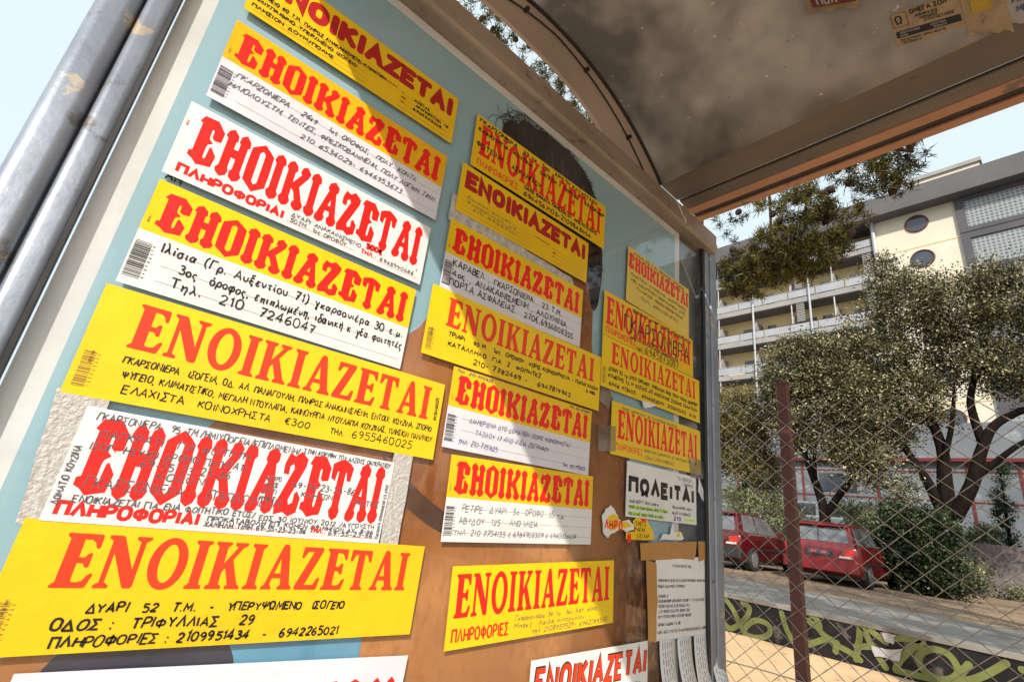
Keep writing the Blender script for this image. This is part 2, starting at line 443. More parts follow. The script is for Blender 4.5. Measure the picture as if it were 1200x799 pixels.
BLACK = {
 'Ε': (.64, [[[(.02,.12),(.14,.08),(.26,.0),(.40,.03),(.58,.06),(.61,.30),(.46,.45),(.42,.42),(.405,.20),(.375,.16),(.345,.20),(.345,.40),(.36,.47),(.46,.53),(.36,.59),(.345,.64),(.345,.78),(.37,.81),(.395,.78),(.40,.64),(.46,.60),(.62,.62),(.63,.84),(.42,1.02),(.10,1.0),(.02,.86),(.09,.84),(.09,.24),(.02,.22)]]]),
 'Ν': (.64, [[[(.0,.12),(.06,.20),(.06,.80),(.0,.84),(.05,.97),(.16,1.03),(.29,.93),(.31,.81),(.27,.79),(.27,.63),(.38,.63),(.38,.79),(.34,.82),(.36,.95),(.48,1.03),(.61,.92),(.63,.80),(.58,.77),(.58,.21),(.64,.13),(.59,.04),(.47,-.02),(.35,.05),(.33,.16),(.38,.22),(.38,.44),(.27,.44),(.27,.22),(.31,.15),(.28,.05),(.16,-.02),(.04,.04)]]]),
 'Ο': (.60, [[[(.30,1.04),(.46,.95),(.59,.86),(.60,.5),(.59,.14),(.46,.06),(.30,-.04),(.15,.06),(.01,.14),(0,.5),(.01,.86),(.15,.95)], [(.23,.18),(.30,.12),(.37,.18),(.37,.82),(.30,.88),(.23,.82)]]]),
 'Ι': (.32, [[[(.0,.14),(.055,.22),(.055,.79),(.0,.84),(.04,.96),(.16,1.03),(.28,.96),(.32,.84),(.265,.79),(.265,.22),(.32,.14),(.28,.04),(.16,-.02),(.04,.04)]]]),
 'Κ': (.70, [[[(.0,.14),(.055,.22),(.055,.79),(.0,.84),(.04,.96),(.16,1.03),(.28,.96),(.32,.84),(.265,.79),(.265,.56),(.45,.80),(.40,.84),(.43,.97),(.55,1.03),(.69,.92),(.66,.80),(.47,.52),(.63,.22),(.70,.14),(.65,.03),(.52,-.02),(.39,.05),(.38,.15),(.43,.19),(.34,.38),(.265,.42),(.265,.22),(.32,.14),(.28,.04),(.16,-.02),(.04,.04)]]]),
 'Α': (.66, [[[(.0,.10),(.06,.22),(.24,.78),(.19,.82),(.22,.95),(.37,1.03),(.52,.93),(.52,.81),(.47,.77),(.60,.22),(.66,.14),(.62,.03),(.50,-.02),(.38,.04),(.36,.15),(.41,.20),(.39,.30),(.27,.30),(.24,.20),(.29,.14),(.26,.04),(.14,-.02),(.02,.02)], [(.30,.43),(.38,.43),(.36,.58)]]]),
 'Ζ': (.60, [[[(.02,.64),(.0,.80),(.07,.98),(.22,.94),(.36,1.03),(.57,.92),(.56,.79),(.30,.24),(.34,.16),(.43,.20),(.42,.34),(.48,.39),(.60,.28),(.58,.05),(.40,-.02),(.24,.04),(.03,-.01),(.0,.14),(.27,.74),(.23,.81),(.15,.77),(.16,.63)]]]),
 'Τ': (.62, [[[(.02,.68),(.0,.92),(.13,.98),(.31,1.03),(.50,.97),(.62,.90),(.59,.66),(.48,.66),(.44,.79),(.41,.81),(.41,.22),(.46,.14),(.42,.04),(.31,-.02),(.20,.04),(.15,.14),(.21,.22),(.21,.81),(.17,.79),(.14,.64)]]]),
}
HEAD = 'ΕΝΟΙΚΙΑΖΕΤΑΙ'
STEP = 0.00004

class Sheet:
    """one sticker or paper: an Empty at its middle; its parts use (u, v) = fractions of width and height from the top left"""
    def __init__(s, name, quad, label, cat, lay=0, group=None):
        tl, tr, br, bl = [Vector(q) for q in quad]
        s.w = ((tr - tl).length + (br - bl).length) / 2
        s.h = ((bl - tl).length + (br - tr).length) / 2
        c = (tl + tr + br + bl) / 4
        d = (tr - tl) + (br - bl)
        ang = math.atan2(d.y, d.x)
        s.e = empty(name, (c.x, PY - 0.0004 - lay * 0.0006, c.y), label, cat, group, (0, -ang, 0))
    def p(s, u, v): return ((u - .5) * s.w, (.5 - v) * s.h)
    def sheet(s, mats, split=None, name='sheet', jag=0):
        """paper 0.3 mm thick; split = v where the lower colour starts"""
        mb = MB()
        y0, y1 = -0.00035, 0.0
        def slab(v0, v1, mi):
            a = s.p(0, v0); b = s.p(1, v1)
            mb.box(a[0], b[0], y0, y1, b[1], a[1], mi)
        if split is None: slab(0, 1, 0)
        else: slab(0, split, 0); slab(split, 1, 1)
        return mb.build(name, mats, s.e)
    def head(s, font, box, mat, name='headline', text=HEAD, gap=.05, slant=0, y=-0.0005, part=True):
        mb = MB()
        u0, v0, u1, v1 = box
        x0, z0 = s.p(u0, v1); x1, z1 = s.p(u1, v0)
        tw = sum(font[c][0] for c in text) + gap * (len(text) - 1)
        sx = (x1 - x0) / tw; sz = z1 - z0
        cx = 0; yy = y
        for c in text:
            w, shapes = font[c]
            for lp in shapes:
                poly(mb, [[(x0 + (cx + q[0]) * sx + slant * q[1] * sz, z0 + q[1] * sz) for q in l] for l in lp], yy)
            cx += w + gap
        return mb.build(name, mat, s.e)
    def strokes(s, text, box, mat, wide, name='lettering', round_=False, gap=.24, slant=0, y=-0.0005, mb=None, mi=0, wob=0):
        """heavy sans capitals: stroke letters of width 'wide' (metres) filling the box"""
        own = mb is None
        mb = mb or MB()
        u0, v0, u1, v1 = box
        x0, z0 = s.p(u0, v1); x1, z1 = s.p(u1, v0)
        x0 += wide / 2; x1 -= wide / 2; z0 += wide / 2; z1 -= wide / 2
        sz = z1 - z0
        sp = .35
        tw = sum(PEN[c][0] if c != ' ' else sp for c in text) + gap * (len(text) - 1)
        sx = (x1 - x0) / tw
        cx = 0
        for c in text:
            if c == ' ': cx += sp + gap; continue
            w, st = PEN[c]
            dz = RND.uniform(-wob, wob) * sz
            for k, q in enumerate(st):
                ribbon(mb, [(x0 + (cx + a) * sx + slant * b * sz, z0 + b * sz + dz) for a, b in q], wide, y - k * STEP, mi, round_)
            cx += w + gap
        return mb.build(name, mat, s.e) if own else None
    def pen(s, lines, mat, wide=.0011, name='handwriting', y=-0.0009, jit=1.0, slant=.08, rot=False):
        """lines: (text, u0, v baseline, cap height in metres, u1 or None)"""
        jit *= 1.35
        for text, u0, v, h, u1 in lines:
            mb = MB()
            gap = .2
            adv = [(PEN[c][0] if c in PEN else .38) + gap for c in text]
            sx = h
            if u1 is not None: sx = (u1 - u0) * s.w / max(1e-6, sum(adv))
            x0, z0 = s.p(u0, v)
            if rot: sx = h; x0, z0 = s.p(u0, v)
            cx = 0; drift = 0
            for c, a in zip(text, adv):
                drift = drift * .8 + RND.uniform(-.03, .03) * jit
                if c in PEN:
                    k = 1 + RND.uniform(-.09, .09) * jit
                    dx, dz = RND.uniform(-.03, .03) * jit, RND.uniform(-.05, .05) * jit + drift
                    sl = slant + RND.uniform(-.08, .08) * jit
                    for q in PEN[c][1]:
                        pp = []
                        for (a_, b_) in q:
                            b2 = b_ * k + dz
                            xx = (cx + a_ + dx + RND.uniform(-.012, .012) * jit) * sx + sl * b2 * h
                            zz = b2 * h
                            pp.append((x0 - zz, z0 + xx) if rot else (x0 + xx, z0 + zz))
                        ribbon(mb, pp, wide * 1.15 * RND.uniform(.85, 1.15), y)
                cx += a
            if mb.v: mb.build(name, mat, s.e)
    def scribble(s, rows, mat, wide=.0009, name='handwriting', y=-0.0009, h=.006):
        """writing too small to read: rows of (u0, u1, v)"""
        mb = MB()
        for u0, u1, v in rows:
            x, z = s.p(u0, v); xe, _ = s.p(u1, v)
            while x < xe:
                n = RND.randint(2, 7)
                for _ in range(n):
                    hh = h * RND.uniform(.55, 1.0)
                    c = RND.choice('ΑΓΔΕΗΙΚΛΜΝΟΠΡΣΤΥ')
                    for q in PEN[c][1]:
                        ribbon(mb, [(x + a * hh * .8, z + b * hh) for a, b in q], wide, y)
                    x += hh * .72
                    if x > xe: break
                x += h * .5
        return mb.build(name, mat, s.e)
    def rules(s, rows, mat, wide=.0005, name='ruled_lines', y=-0.0006, dots=False):
        mb = MB()
        for u0, u1, v in rows:
            a = s.p(u0, v); b = s.p(u1, v)
            if dots:
                n = int((b[0] - a[0]) / .003)
                for i in range(n):
                    x = a[0] + i * .003
                    mb.add([(x, y, a[1]), (x + .0017, y, a[1]), (x + .0017, y, a[1] + wide), (x, y, a[1] + wide)], [(0, 1, 2, 3)])
            else:
                mb.add([(a[0], y, a[1]), (b[0], y, a[1]), (b[0], y, a[1] + wide), (a[0], y, a[1] + wide)], [(0, 1, 2, 3)])
        return mb.build(name, mat, s.e)
    def barcode(s, u0, u1, v0, v1, mat, y=-0.0006):
        mb = MB()
        xa, za = s.p(u0, v0); xb, zb = s.p(u1, v1)
        z = za
        while z > zb:
            t = RND.choice((.0006, .0006, .0010, .0016))
            mb.add([(xa, y, z), (xb, y, z), (xb, y, z - t), (xa, y, z - t)], [(0, 1, 2, 3)])
            z -= t + RND.choice((.0006, .0008, .0014))
        for i in range(9):
            zz = za + (zb - za) * (i + .3) / 9
            for q in PEN[RND.choice('0123456789')][1]:
                ribbon(mb, [(xb + .0012 + (1 - b) * .0025, zz - a * .0025) for a, b in q], .0005, y)
        return mb.build('barcode', mat, s.e)

# ------------------------------------------------------------------ ground
M['sand'] = pm('dry_sandy_ground', (0.62, 0.42, 0.23), (0.50, 0.33, 0.18), 2.2, 0.9, 0.6, 18, spots=[((0.22, 0.14, 0.08), 9, 0.58, 0.72), ((0.54, 0.40, 0.25), 26, 0.60, 0.72)])
M['dirt'] = pm('leaf_strewn_dirt', (0.27, 0.19, 0.12), (0.13, 0.09, 0.06), 1.1, 0.95, 0.8, 22, spots=[((0.09, 0.06, 0.04), 5, 0.50, 0.66), ((0.48, 0.34, 0.19), 24, 0.56, 0.62)])
M['concrete'] = pm('pavement_concrete', (0.24, 0.22, 0.195), (0.16, 0.148, 0.135), 1.4, 0.85, 0.3, 30, spots=((0.24, 0.21, 0.18), 7, 0.60, 0.75))
M['asphalt'] = pm('asphalt', (0.05, 0.05, 0.05), (0.07, 0.068, 0.065), 3, 0.9, 0.4, 60)
mb = MB(); mb.box(-400, 7.30, -400, 400, GZ - .3, GZ); tag(mb.build('ground', M['sand']), kind='structure')
mb = MB(); mb.box(-2.6, 1.62, -2.2, 1.3, GZ + .0, GZ + .012); tag(mb.build('shelter_paving', M['concrete']), kind='structure')
mb = MB(); mb.box(-400, -4.2, -400, 400, GZ, GZ + .006); tag(mb.build('road', M['asphalt']), kind='structure')
mb = MB(); mb.box(-4.2, -4.0, -400, 400, GZ, GZ + .12); tag(mb.build('kerb', M['concrete']), kind='structure')
mb = MB(); mb.box(7.44, 10.3, -60, 60, GZ, LZ + .01); tag(mb.build('pavement', M['concrete']), kind='structure')
mb = MB(); mb.box(10.3, 21.9, -60, 60, GZ, LZ); tag(mb.build('car_park_ground', M['dirt']), kind='structure')
mb = MB(); mb.box(22.2, 400, -400, 400, GZ, 0.35); tag(mb.build('terrace_ground', M['concrete']), kind='structure')

# ------------------------------------------------------------------ the bus shelter
VX, VZ, VR = 0.612, 0.486, 0.7247
shel = empty('bus_shelter', (0.65, -0.4, GZ + .012), 'weathered metal bus shelter with a barrel-vaulted roof and a glazed advertising end panel', 'bus shelter')
shel_m = Matrix.Translation((-0.65, 0.4, -GZ - .012))
def sp_(mb, name, mat, **k):
    o = mb.build(name, mat, None, **k)
    o.data.transform(shel_m)
    o.parent = shel
    return o
def rbar(x0, x1, y0, y1, r=.008, n=5):
    out = []
    for cx, cy, a0 in ((x1 - r, y0 + r, -90), (x1 - r, y1 - r, 0), (x0 + r, y1 - r, 90), (x0 + r, y0 + r, 180)):
        for i in range(n + 1):
            a = math.radians(a0 + 90 * i / n); out.append((cx + r * math.cos(a), cy + r * math.sin(a)))
    return out
mb = MB(); mb.prism(rbar(-.1445, -.1060, .684, .745, .013, 12), 'z', GZ + .012, 1.03); mb.prism(rbar(-.1045, -.0765, .690, .745, .009, 10), 'z', GZ + .012, 1.03)
mb.prism(rbar(-.1075, -.1030, .702, .74, .001), 'z', GZ + .012, 1.03)
sp_(mb, 'post', M['alu'], smooth=True)
mb = MB(); mb.prism(rbar(1.366, 1.393, .690, .745, .004), 'z', GZ + .012, 0.93); mb.prism(rbar(1.3945, 1.4385, .686, .745, .006), 'z', GZ + .012, 0.955)
sp_(mb, 'post', M['alu'])
mb = MB(); mb.prism([(.674, .896), (.674, .902), (.668, .906), (.668, .926), (.671, .929), (.671, .962), (.677, .972), (.735, .976), (.735, .896)], 'x', -.078, 1.412)
sp_(mb, 'top_rail', M['rail'], bevel=.0015)
mb = MB(); mb.prism(rbar(-.076, 1.366, .68, .80, .01), 'z', -1.02, -.86); sp_(mb, 'bottom_rail', M['alu'])
mb = MB()
mb.box(-.076, 1.366, .690, .700, .905, .925); mb.box(1.352, 1.366, .692, .700, -.86, .905); mb.box(-.078, -.0735, .690, .700, -.86, .905)
sp_(mb, 'gasket', M['rubber'])
mb = MB(); mb.box(-.0735, 1.352, .6885, .690, .9065, .9085); sp_(mb, 'red_seal', M['redline'])
mb = MB(); mb.box(-.0733, 1.3738, PY, PY + .004, -.859, .9045); sp_(mb, 'glass_pane', M['glass'])
mb = MB(); mb.box(-.0733, 1.3738, PY + .024, PY + .045, -.859, .930); sp_(mb, 'back_panel', M['backing'])
# end arch above the panel
arc = [(VX + VR * math.sin(math.radians(a)), VZ + VR * math.cos(math.radians(a))) for a in np.linspace(-43.6, 43.6, 49)]
opening = [(0.8213, 1.0105), (0.80, 1.0245), (0.7746, 1.0367), (0.74, 1.0500), (0.70, 1.0620), (0.6757, 1.0670), (0.6100, 1.0755), (0.5561, 1.0790), (0.47, 1.0810), (0.387, 1.0790), (0.31, 1.0680), (0.24, 1.0480), (0.18, 1.0150)]
loop = arc + [(1.112, 1.003), (0.84, 1.003)] + opening + [(0.165, 1.003), (0.112, 1.003)]
mb = MB(); mb.prism(loop, 'y', .702, .712); sp_(mb, 'end_arch', M['fascia'])
mb = MB(); mb.tube([(x, .6985, z) for x, z in [(VX + (VR - .035 - .055 * abs(t)) * math.sin(t), VZ + (VR - .035 - .055 * abs(t)) * math.cos(t)) for t in np.linspace(-.72, .72, 40)]], .0022, 6)
sp_(mb, 'arch_seam', M['rubber'])
for a in (-.5, -.17, .17, .5):
    rr = VR - .035 - .055 * abs(a)
    mb = MB(); mb.tube([(VX + rr * math.sin(a), .688, VZ + rr * math.cos(a)), (VX + rr * math.sin(a), .702, VZ + rr * math.cos(a))], .006, 10)
    sp_(mb, 'bolt', M['rubber'])
mb = MB(); mb.tube([(VX + (VR - .003) * math.sin(t), .699, VZ + (VR - .003) * math.cos(t)) for t in np.linspace(-.76, .76, 48)], .0055, 6); sp_(mb, 'arch_gasket', M['rubber'])
# vault skin: fibreglass sheet that lets a little daylight through
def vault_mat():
    m, t, o = nt('shade_and_dirt_fibreglass')
    c = mixc(t, ramp(t, noise(t, 4.2, 3, 0.5), 0.40, 0.62), (0.105, 0.090, 0.079), (0.37, 0.325, 0.275))  # broad blotches paint foliage shade into the sheet; the specks below are dirt
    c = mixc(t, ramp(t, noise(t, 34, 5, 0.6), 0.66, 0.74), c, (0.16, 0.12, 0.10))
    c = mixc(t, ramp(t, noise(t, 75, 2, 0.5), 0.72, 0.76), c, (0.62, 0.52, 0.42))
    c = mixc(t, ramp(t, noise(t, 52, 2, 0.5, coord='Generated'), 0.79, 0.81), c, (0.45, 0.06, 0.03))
    b = N(t, 'ShaderNodeBsdfPrincipled', Roughness=0.45)
    t.links.new(c, b.inputs['Base Color'])
    bp = N(t, 'ShaderNodeBump', Strength=0.12, Distance=0.01); t.links.new(noise(t, 60, 5), bp.inputs['Height']); t.links.new(bp.outputs[0], b.inputs['Normal'])
    tr = N(t, 'ShaderNodeBsdfTranslucent')
    t.links.new(c, tr.inputs['Color'])
    mx = N(t, 'ShaderNodeMixShader'); mx.inputs[0].default_value = 0.15
    t.links.new(b.outputs[0], mx.inputs[1]); t.links.new(tr.outputs[0], mx.inputs[2])
    t.links.new(mx.outputs[0], o.inputs['Surface'])
    return m
Y0, Y1 = -1.7, .715
mb = MB()
A = np.linspace(-math.radians(43.6), math.radians(43.6), 65); nY = 25
vs = [(VX + VR * math.sin(a), Y0 + (Y1 - Y0) * j / nY, VZ + VR * math.cos(a)) for a in A for j in range(nY + 1)]
fs = [(i * (nY + 1) + j, i * (nY + 1) + j + 1, (i + 1) * (nY + 1) + j + 1, (i + 1) * (nY + 1) + j) for i in range(64) for j in range(nY)]
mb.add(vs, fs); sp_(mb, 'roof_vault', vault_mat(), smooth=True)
M['bright'] = pm('bright_edge', (0.5, 0.5, 0.52), None, rough=0.25, metal=0.9)
for sg in (1, -1):
    X = lambda x: VX + sg * (x - VX)
    def bx(a, b, z0, z1, mb_): mb_.box(min(X(a), X(b)), max(X(a), X(b)), Y0, Y1, z0, z1)
    mb = MB(); bx(1.106, 1.230, 1.026, 1.10, mb); bx(1.248, 1.2985, 1.030, 1.10, mb); bx(1.2, 1.39, 1.0985, 1.125, mb); sp_(mb, 'eave_beam', M['eave'], bevel=.003)
    mb = MB(); bx(1.2985, 1.334, 1.029, 1.099, mb); bx(1.359, 1.388, 1.028, 1.12, mb); sp_(mb, 'painted_edge', M['eave_paint'], bevel=.002)
    mb = MB(); bx(1.230, 1.248, 1.036, 1.09, mb); bx(1.334, 1.359, 1.034, 1.09, mb); sp_(mb, 'groove', M['rubber'])
    mb = MB(); mb.tube([(X(1.239), Y0, 1.034), (X(1.239), Y1, 1.034)], .0020, 6); sp_(mb, 'bright_seal', M['bright'])
for x in (-.10, 1.32):
    mb = MB(); mb.prism(rbar(x - .03, x + .03, -1.66, -1.58, .01), 'z', GZ + .012, 1.03); sp_(mb, 'post', M['alu'])

# labels stuck on the vault: flat art in (s along -y, t towards the crown), bent round the vault
def vault_map(o, ang, y, skew):
    for v in o.data.vertices:
        s_, d, t_ = v.co
        a = math.radians(ang + skew * s_) - t_ / VR
        r = VR - .0012 + d
        v.co = (VX + r * math.sin(a), y - s_, VZ + r * math.cos(a))
    o.data.update()
def vlabel(name, label, ang, y, skew, layers, cat='label', group=None):
    e = empty(name, (VX + VR * math.sin(math.radians(ang)), y, VZ + VR * math.cos(math.radians(ang))), label, cat, group)
    for nm, mb, mat in layers:
        o = mb.build(nm, mat, None, fix=False)
        vault_map(o, ang, y, skew)
        o.data.transform(Matrix.Translation(-e.location)); o.parent = e
    return e
M['old_paper'] = pm('yellowed_paper', (0.42, 0.31, 0.19), (0.34, 0.25, 0.15), 40, 0.7, 0.1, 60, spots=((0.20, 0.14, 0.09), 70, 0.6, 0.7))
M['old_white'] = pm('dusty_white_label', (0.42, 0.40, 0.42), (0.34, 0.32, 0.33), 30, 0.6)
M['old_yellow'] = pm('dusty_yellow_label', (0.52, 0.34, 0.03), (0.42, 0.28, 0.03), 30, 0.5)
M['old_red'] = pm('faded_red_label', (0.15, 0.02, 0.022), (0.11, 0.018, 0.02), 30, 0.5)
def grid(mb, w, h, d=0.0, n=10, curl=0.0, edge=None):
    vs = []; fs = []
    for j in range(n + 1):
        for i in range(n + 1):
            s_ = w * i / n; t_ = h * j / n
            if edge and j == 0: t_ += edge(s_ / w)
            cu = curl * max(0, 1 - j / n * 2.2) ** 2
            vs.append((s_, d - cu, t_))
    for j in range(n):
        for i in range(n): fs.append((j * (n + 1) + i, j * (n + 1) + i + 1, (j + 1) * (n + 1) + i + 1, (j + 1) * (n + 1) + i))
    mb.add(vs, fs)

def jag(pts, n=4, amp=.003, seed=1):
    """torn edge: extra points between the corners, pushed about"""
    r = random.Random(seed); out = []
    for i, p in enumerate(pts):
        q = pts[(i + 1) % len(pts)]
        out.append(p)
        for k in range(1, n):
            t = k / n
            out.append((p[0] + (q[0] - p[0]) * t + r.uniform(-amp, amp), p[1] + (q[1] - p[1]) * t + r.uniform(-amp, amp)))
    return out

# ------------------------------------------------------------------ apartment building (front at X = 42, along Y)
M['cream'] = pm('cream_render', (0.66, 0.60, 0.49), (0.60, 0.54, 0.435), 0.5, 0.85, 0.05, 20, spots=((0.48, 0.41, 0.30), 0.9, 0.60, 0.80))
M['yellow_render'] = pm('yellow_render', (0.80, 0.62, 0.31), (0.72, 0.55, 0.28), 0.6, 0.85)
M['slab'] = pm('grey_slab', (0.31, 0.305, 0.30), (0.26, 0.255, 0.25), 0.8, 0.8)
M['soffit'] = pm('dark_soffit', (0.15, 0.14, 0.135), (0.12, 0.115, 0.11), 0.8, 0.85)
M['roofslab'] = pm('dark_grey_slab', (0.105, 0.10, 0.105), (0.085, 0.08, 0.085), 0.5, 0.75, spots=((0.30, 0.28, 0.26), 1.1, 0.66, 0.74))
M['frame_grey'] = pm('slate_grey_frame', (0.065, 0.062, 0.075), (0.08, 0.076, 0.09), 0.7, 0.75)
M['rail_panel'] = pm('pale_balcony_panel', (0.36, 0.37, 0.40), (0.31, 0.32, 0.35), 1.2, 0.5)
M['win'] = pm('dark_window_glass', (0.035, 0.045, 0.06), (0.05, 0.06, 0.075), 0.5, 0.08, spec=0.8)
M['redframe'] = pm('red_window_rim', (0.10, 0.02, 0.018), None, rough=.5)
M['whiteframe'] = pm('white_frame', (0.6, 0.6, 0.6), None, rough=.5)
M['steel'] = pm('pale_steel_pole', (0.46, 0.46, 0.48), (0.40, 0.40, 0.42), 2, 0.5, metal=0.2)
def gblock():
    m, t, o = nt('glass_blocks')
    tc = N(t, 'ShaderNodeTexCoord')
    br = N(t, 'ShaderNodeTexBrick'); br.offset = 0.0
    mp = N(t, 'ShaderNodeMapping'); mp.inputs['Rotation'].default_value = (0, math.radians(90), math.radians(90))
    sx = N(t, 'ShaderNodeSeparateXYZ'); cx = N(t, 'ShaderNodeCombineXYZ')
    t.links.new(tc.outputs['Object'], sx.inputs[0]); t.links.new(sx.outputs[1], cx.inputs[0]); t.links.new(sx.outputs[2], cx.inputs[1])
    t.links.new(cx.outputs[0], br.inputs['Vector'])
    br.inputs['Color1'].default_value = (.11, .135, .15, 1); br.inputs['Color2'].default_value = (.15, .175, .19, 1); br.inputs['Mortar'].default_value = (.30, .31, .31, 1)
    br.inputs['Scale'].default_value = 1.0; br.inputs['Mortar Size'].default_value = .045; br.inputs['Brick Width'].default_value = .24; br.inputs['Row Height'].default_value = .24
    b = N(t, 'ShaderNodeBsdfPrincipled', Roughness=.25)
    t.links.new(br.outputs[0], b.inputs['Base Color']); t.links.new(b.outputs[0], o.inputs['Surface'])
    return m
M['gblock'] = gblock()
BX = 42.0
bld = empty('apartment_building', (BX, 10, .35), 'tall cream apartment block with long balconies, round windows and a dark overhanging roof', 'building')
BM_ = Matrix.Translation((-BX, -10, -.35))
def bp(name, mb, mat, parent=None, **k):
    o = mb.build(name, mat, None, **k); o.data.transform(BM_); o.parent = parent or bld
    return o
ZR = .594 * BX; ZT = .632 * BX; YE = .171 * BX     # roof underside / top, end of the balcony wing
YL = 30.0; YR = -60.0
mb = MB(); mb.box(BX, BX + 9, YR, YE, .35, ZR); bp('stair_wing_wall', mb, M['cream'])
mb = MB(); mb.box(BX + 1.7, BX + 9, YE, YL, .35, ZR); bp('recessed_wall', mb, M['yellow_render'])
mb = MB(); mb.box(BX - 1.1, BX + 10, YR, YL + .3, ZR, ZT); bp('roof', mb, M['roofslab'])
mb = MB(); mb.box(BX - .6, BX + 6, .012 * BX, .111 * BX, ZT, ZT + .62); r_ = bp('roof_room', mb, M['cream'])
mb = MB(); mb.box(BX - .75, BX + 6.2, .009 * BX, .114 * BX, ZT + .62, ZT + .92); bp('roof_room_cap', mb, M['slab'], r_)
# floor joints
LV = [.594 * BX - .0707 * BX * i for i in range(1, 9)]
for z in LV:
    mb = MB(); mb.box(BX - .03, BX, 2.30, YE - .02, z - .05, z + .05); bp('floor_joint', mb, M['yellow_render'])
# round windows
for i in range(6):
    zc = (.5695 - .0712 * i) * BX
    for yc in (.1075 * BX,):
        n = 40; r = .66
        mb = MB(); mb.tube([(BX - .05, yc + r * math.cos(2 * math.pi * k / n), zc + r * math.sin(2 * math.pi * k / n)) for k in range(n + 1)], .06, 6, caps=False)
        fr = bp('round_window', mb, M['redframe'])
        mb = MB(); mb.tube([(BX - .03, yc, zc), (BX - .02, yc, zc)], r, n); bp('pane', mb, M['win'], fr)
mb = MB(); mb.box(BX - .02, BX + .0, .142 * BX, .158 * BX, .5065 * BX, .513 * BX); bp('vent', mb, M['win'])
# slate frames with glass blocks
mb = MB()
top, Y0_, Y1_ = ZR - .02, -6.5, 2.28
for i in range(8):
    za = (.596 - .0712 * i) * BX; zb = za - .0712 * BX
    g1 = (.586 - .0722 * i) * BX; g0 = (.534 - .0718 * i) * BX
    mb.box(BX - .22, BX - .002, Y0_, Y1_, g1, min(za, top))
    mb.box(BX - .22, BX - .002, Y0_, Y1_, zb + .06, g0)
    mb.box(BX - .22, BX - .002, 1.80, Y1_, g0, g1)
    mb.box(BX - .22, BX - .002, Y0_, -6.0, g0, g1)
bp('slate_frame', mb, M['frame_grey'])
for i in range(8):
    g1 = (.586 - .0722 * i) * BX; g0 = (.534 - .0718 * i) * BX
    mb = MB(); mb.box(BX - .10, BX - .03, -6.0, 1.80, g0, g1); bp('glass_block_window', mb, M['gblock'])
# windows of the part to the right (outside the photo, mirrored in the panel)
for i in range(7):
    for j in range(12):
        y = -9.5 - j * 4; z = (.55 - .0712 * i) * BX
        mb = MB(); mb.box(BX - .03, BX - .002, y, y + 1.6, z - .8, z + .7); bp('window', mb, M['win'])
# balconies
SL = .0735 * BX
for i in range(8):
    zt = .548 * BX - SL * i; zb = .5375 * BX - SL * i
    mb = MB(); mb.box(BX - .02, BX + 1.69, YE + .02, YL, zb, zt); sl_ = bp('balcony_slab', mb, M['slab'])
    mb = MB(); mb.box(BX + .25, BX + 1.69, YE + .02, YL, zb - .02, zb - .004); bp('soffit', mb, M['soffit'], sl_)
    mb = MB()
    y = YE + .25
    while y < YL - 2.2:
        mb.box(BX + .0, BX + .05, y, y + 2.05, zt + .10, zt + .60 + .12)
        y += 2.13
    bp('railing_panels', mb, M['rail_panel'])
    mb = MB(); mb.tube([(BX + .02, YE + .1, zt + .80), (BX + .02, YL - .1, zt + .80)], .025, 6)
    bp('handrail', mb, M['redframe'] if i % 2 == 0 else M['steel'])
    if i > 6: continue
    for j in range(5):
        yb = YE + .55 + j * 4.45
        mb = MB(); mb.box(BX + 1.66, BX + 1.70, yb, yb + 1.75, zt + .05, zt + 1.75); w_ = bp('window', mb, M['win'])
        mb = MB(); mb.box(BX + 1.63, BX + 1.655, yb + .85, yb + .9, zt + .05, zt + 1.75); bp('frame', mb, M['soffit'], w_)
        mb = MB(); mb.box(BX + 1.66, BX + 1.70, yb + 3.3, yb + 4.0, zt + .05, zt + 1.75); bp('window', mb, M['win'])
        # partition between two flats, its upper edge falling to the front
        ys = YE + 3.15 + j * 3.2
        if ys > YL - 1: continue
        mb = MB(); mb.prism([(BX + .12, zt), (BX + 1.68, zt), (BX + 1.68, zt + 2.0), (BX + .6, zt + 1.85), (BX + .12, zt + 1.0)], 'y', ys, ys + .10); bp('partition', mb, M['slab'])
        mb = MB(); mb.tube([(BX + .10, ys + .05, zt), (BX + .10, ys + .05, zt + SL - .46)], .06, 6); bp('slim_post', mb, M['steel'])
for i in (0, 1, 2, 3, 4):
    zt = .548 * BX - SL * (i + 1)
    for yy in (YE + .35, YE + 5.4):
        mb = MB()
        for k in range(11): mb.box(BX + .05, BX + .11, yy, yy + .62, zt + .95 + k * .155, zt + .95 + k * .155 + .085)
        bp('louvre_screen', mb, M['slab'])
for yy in (.288 * BX, .398 * BX, .51 * BX, .62 * BX):
    mb = MB(); mb.tube([(BX - .12, yy, .35), (BX - .12, yy, ZR - SL * (0 if yy < .2 * BX else .6))], .085, 8); bp('steel_pole', mb, M['steel'])
mb = MB(); mb.tube([(BX - .16, YE + .02, .35), (BX - .16, YE + .02, ZT - .3)], .14, 10); mb.box(BX - .02, BX + 1.0, YE, YE + .02, .35, ZR); bp('down_pipe', mb, M['steel'])

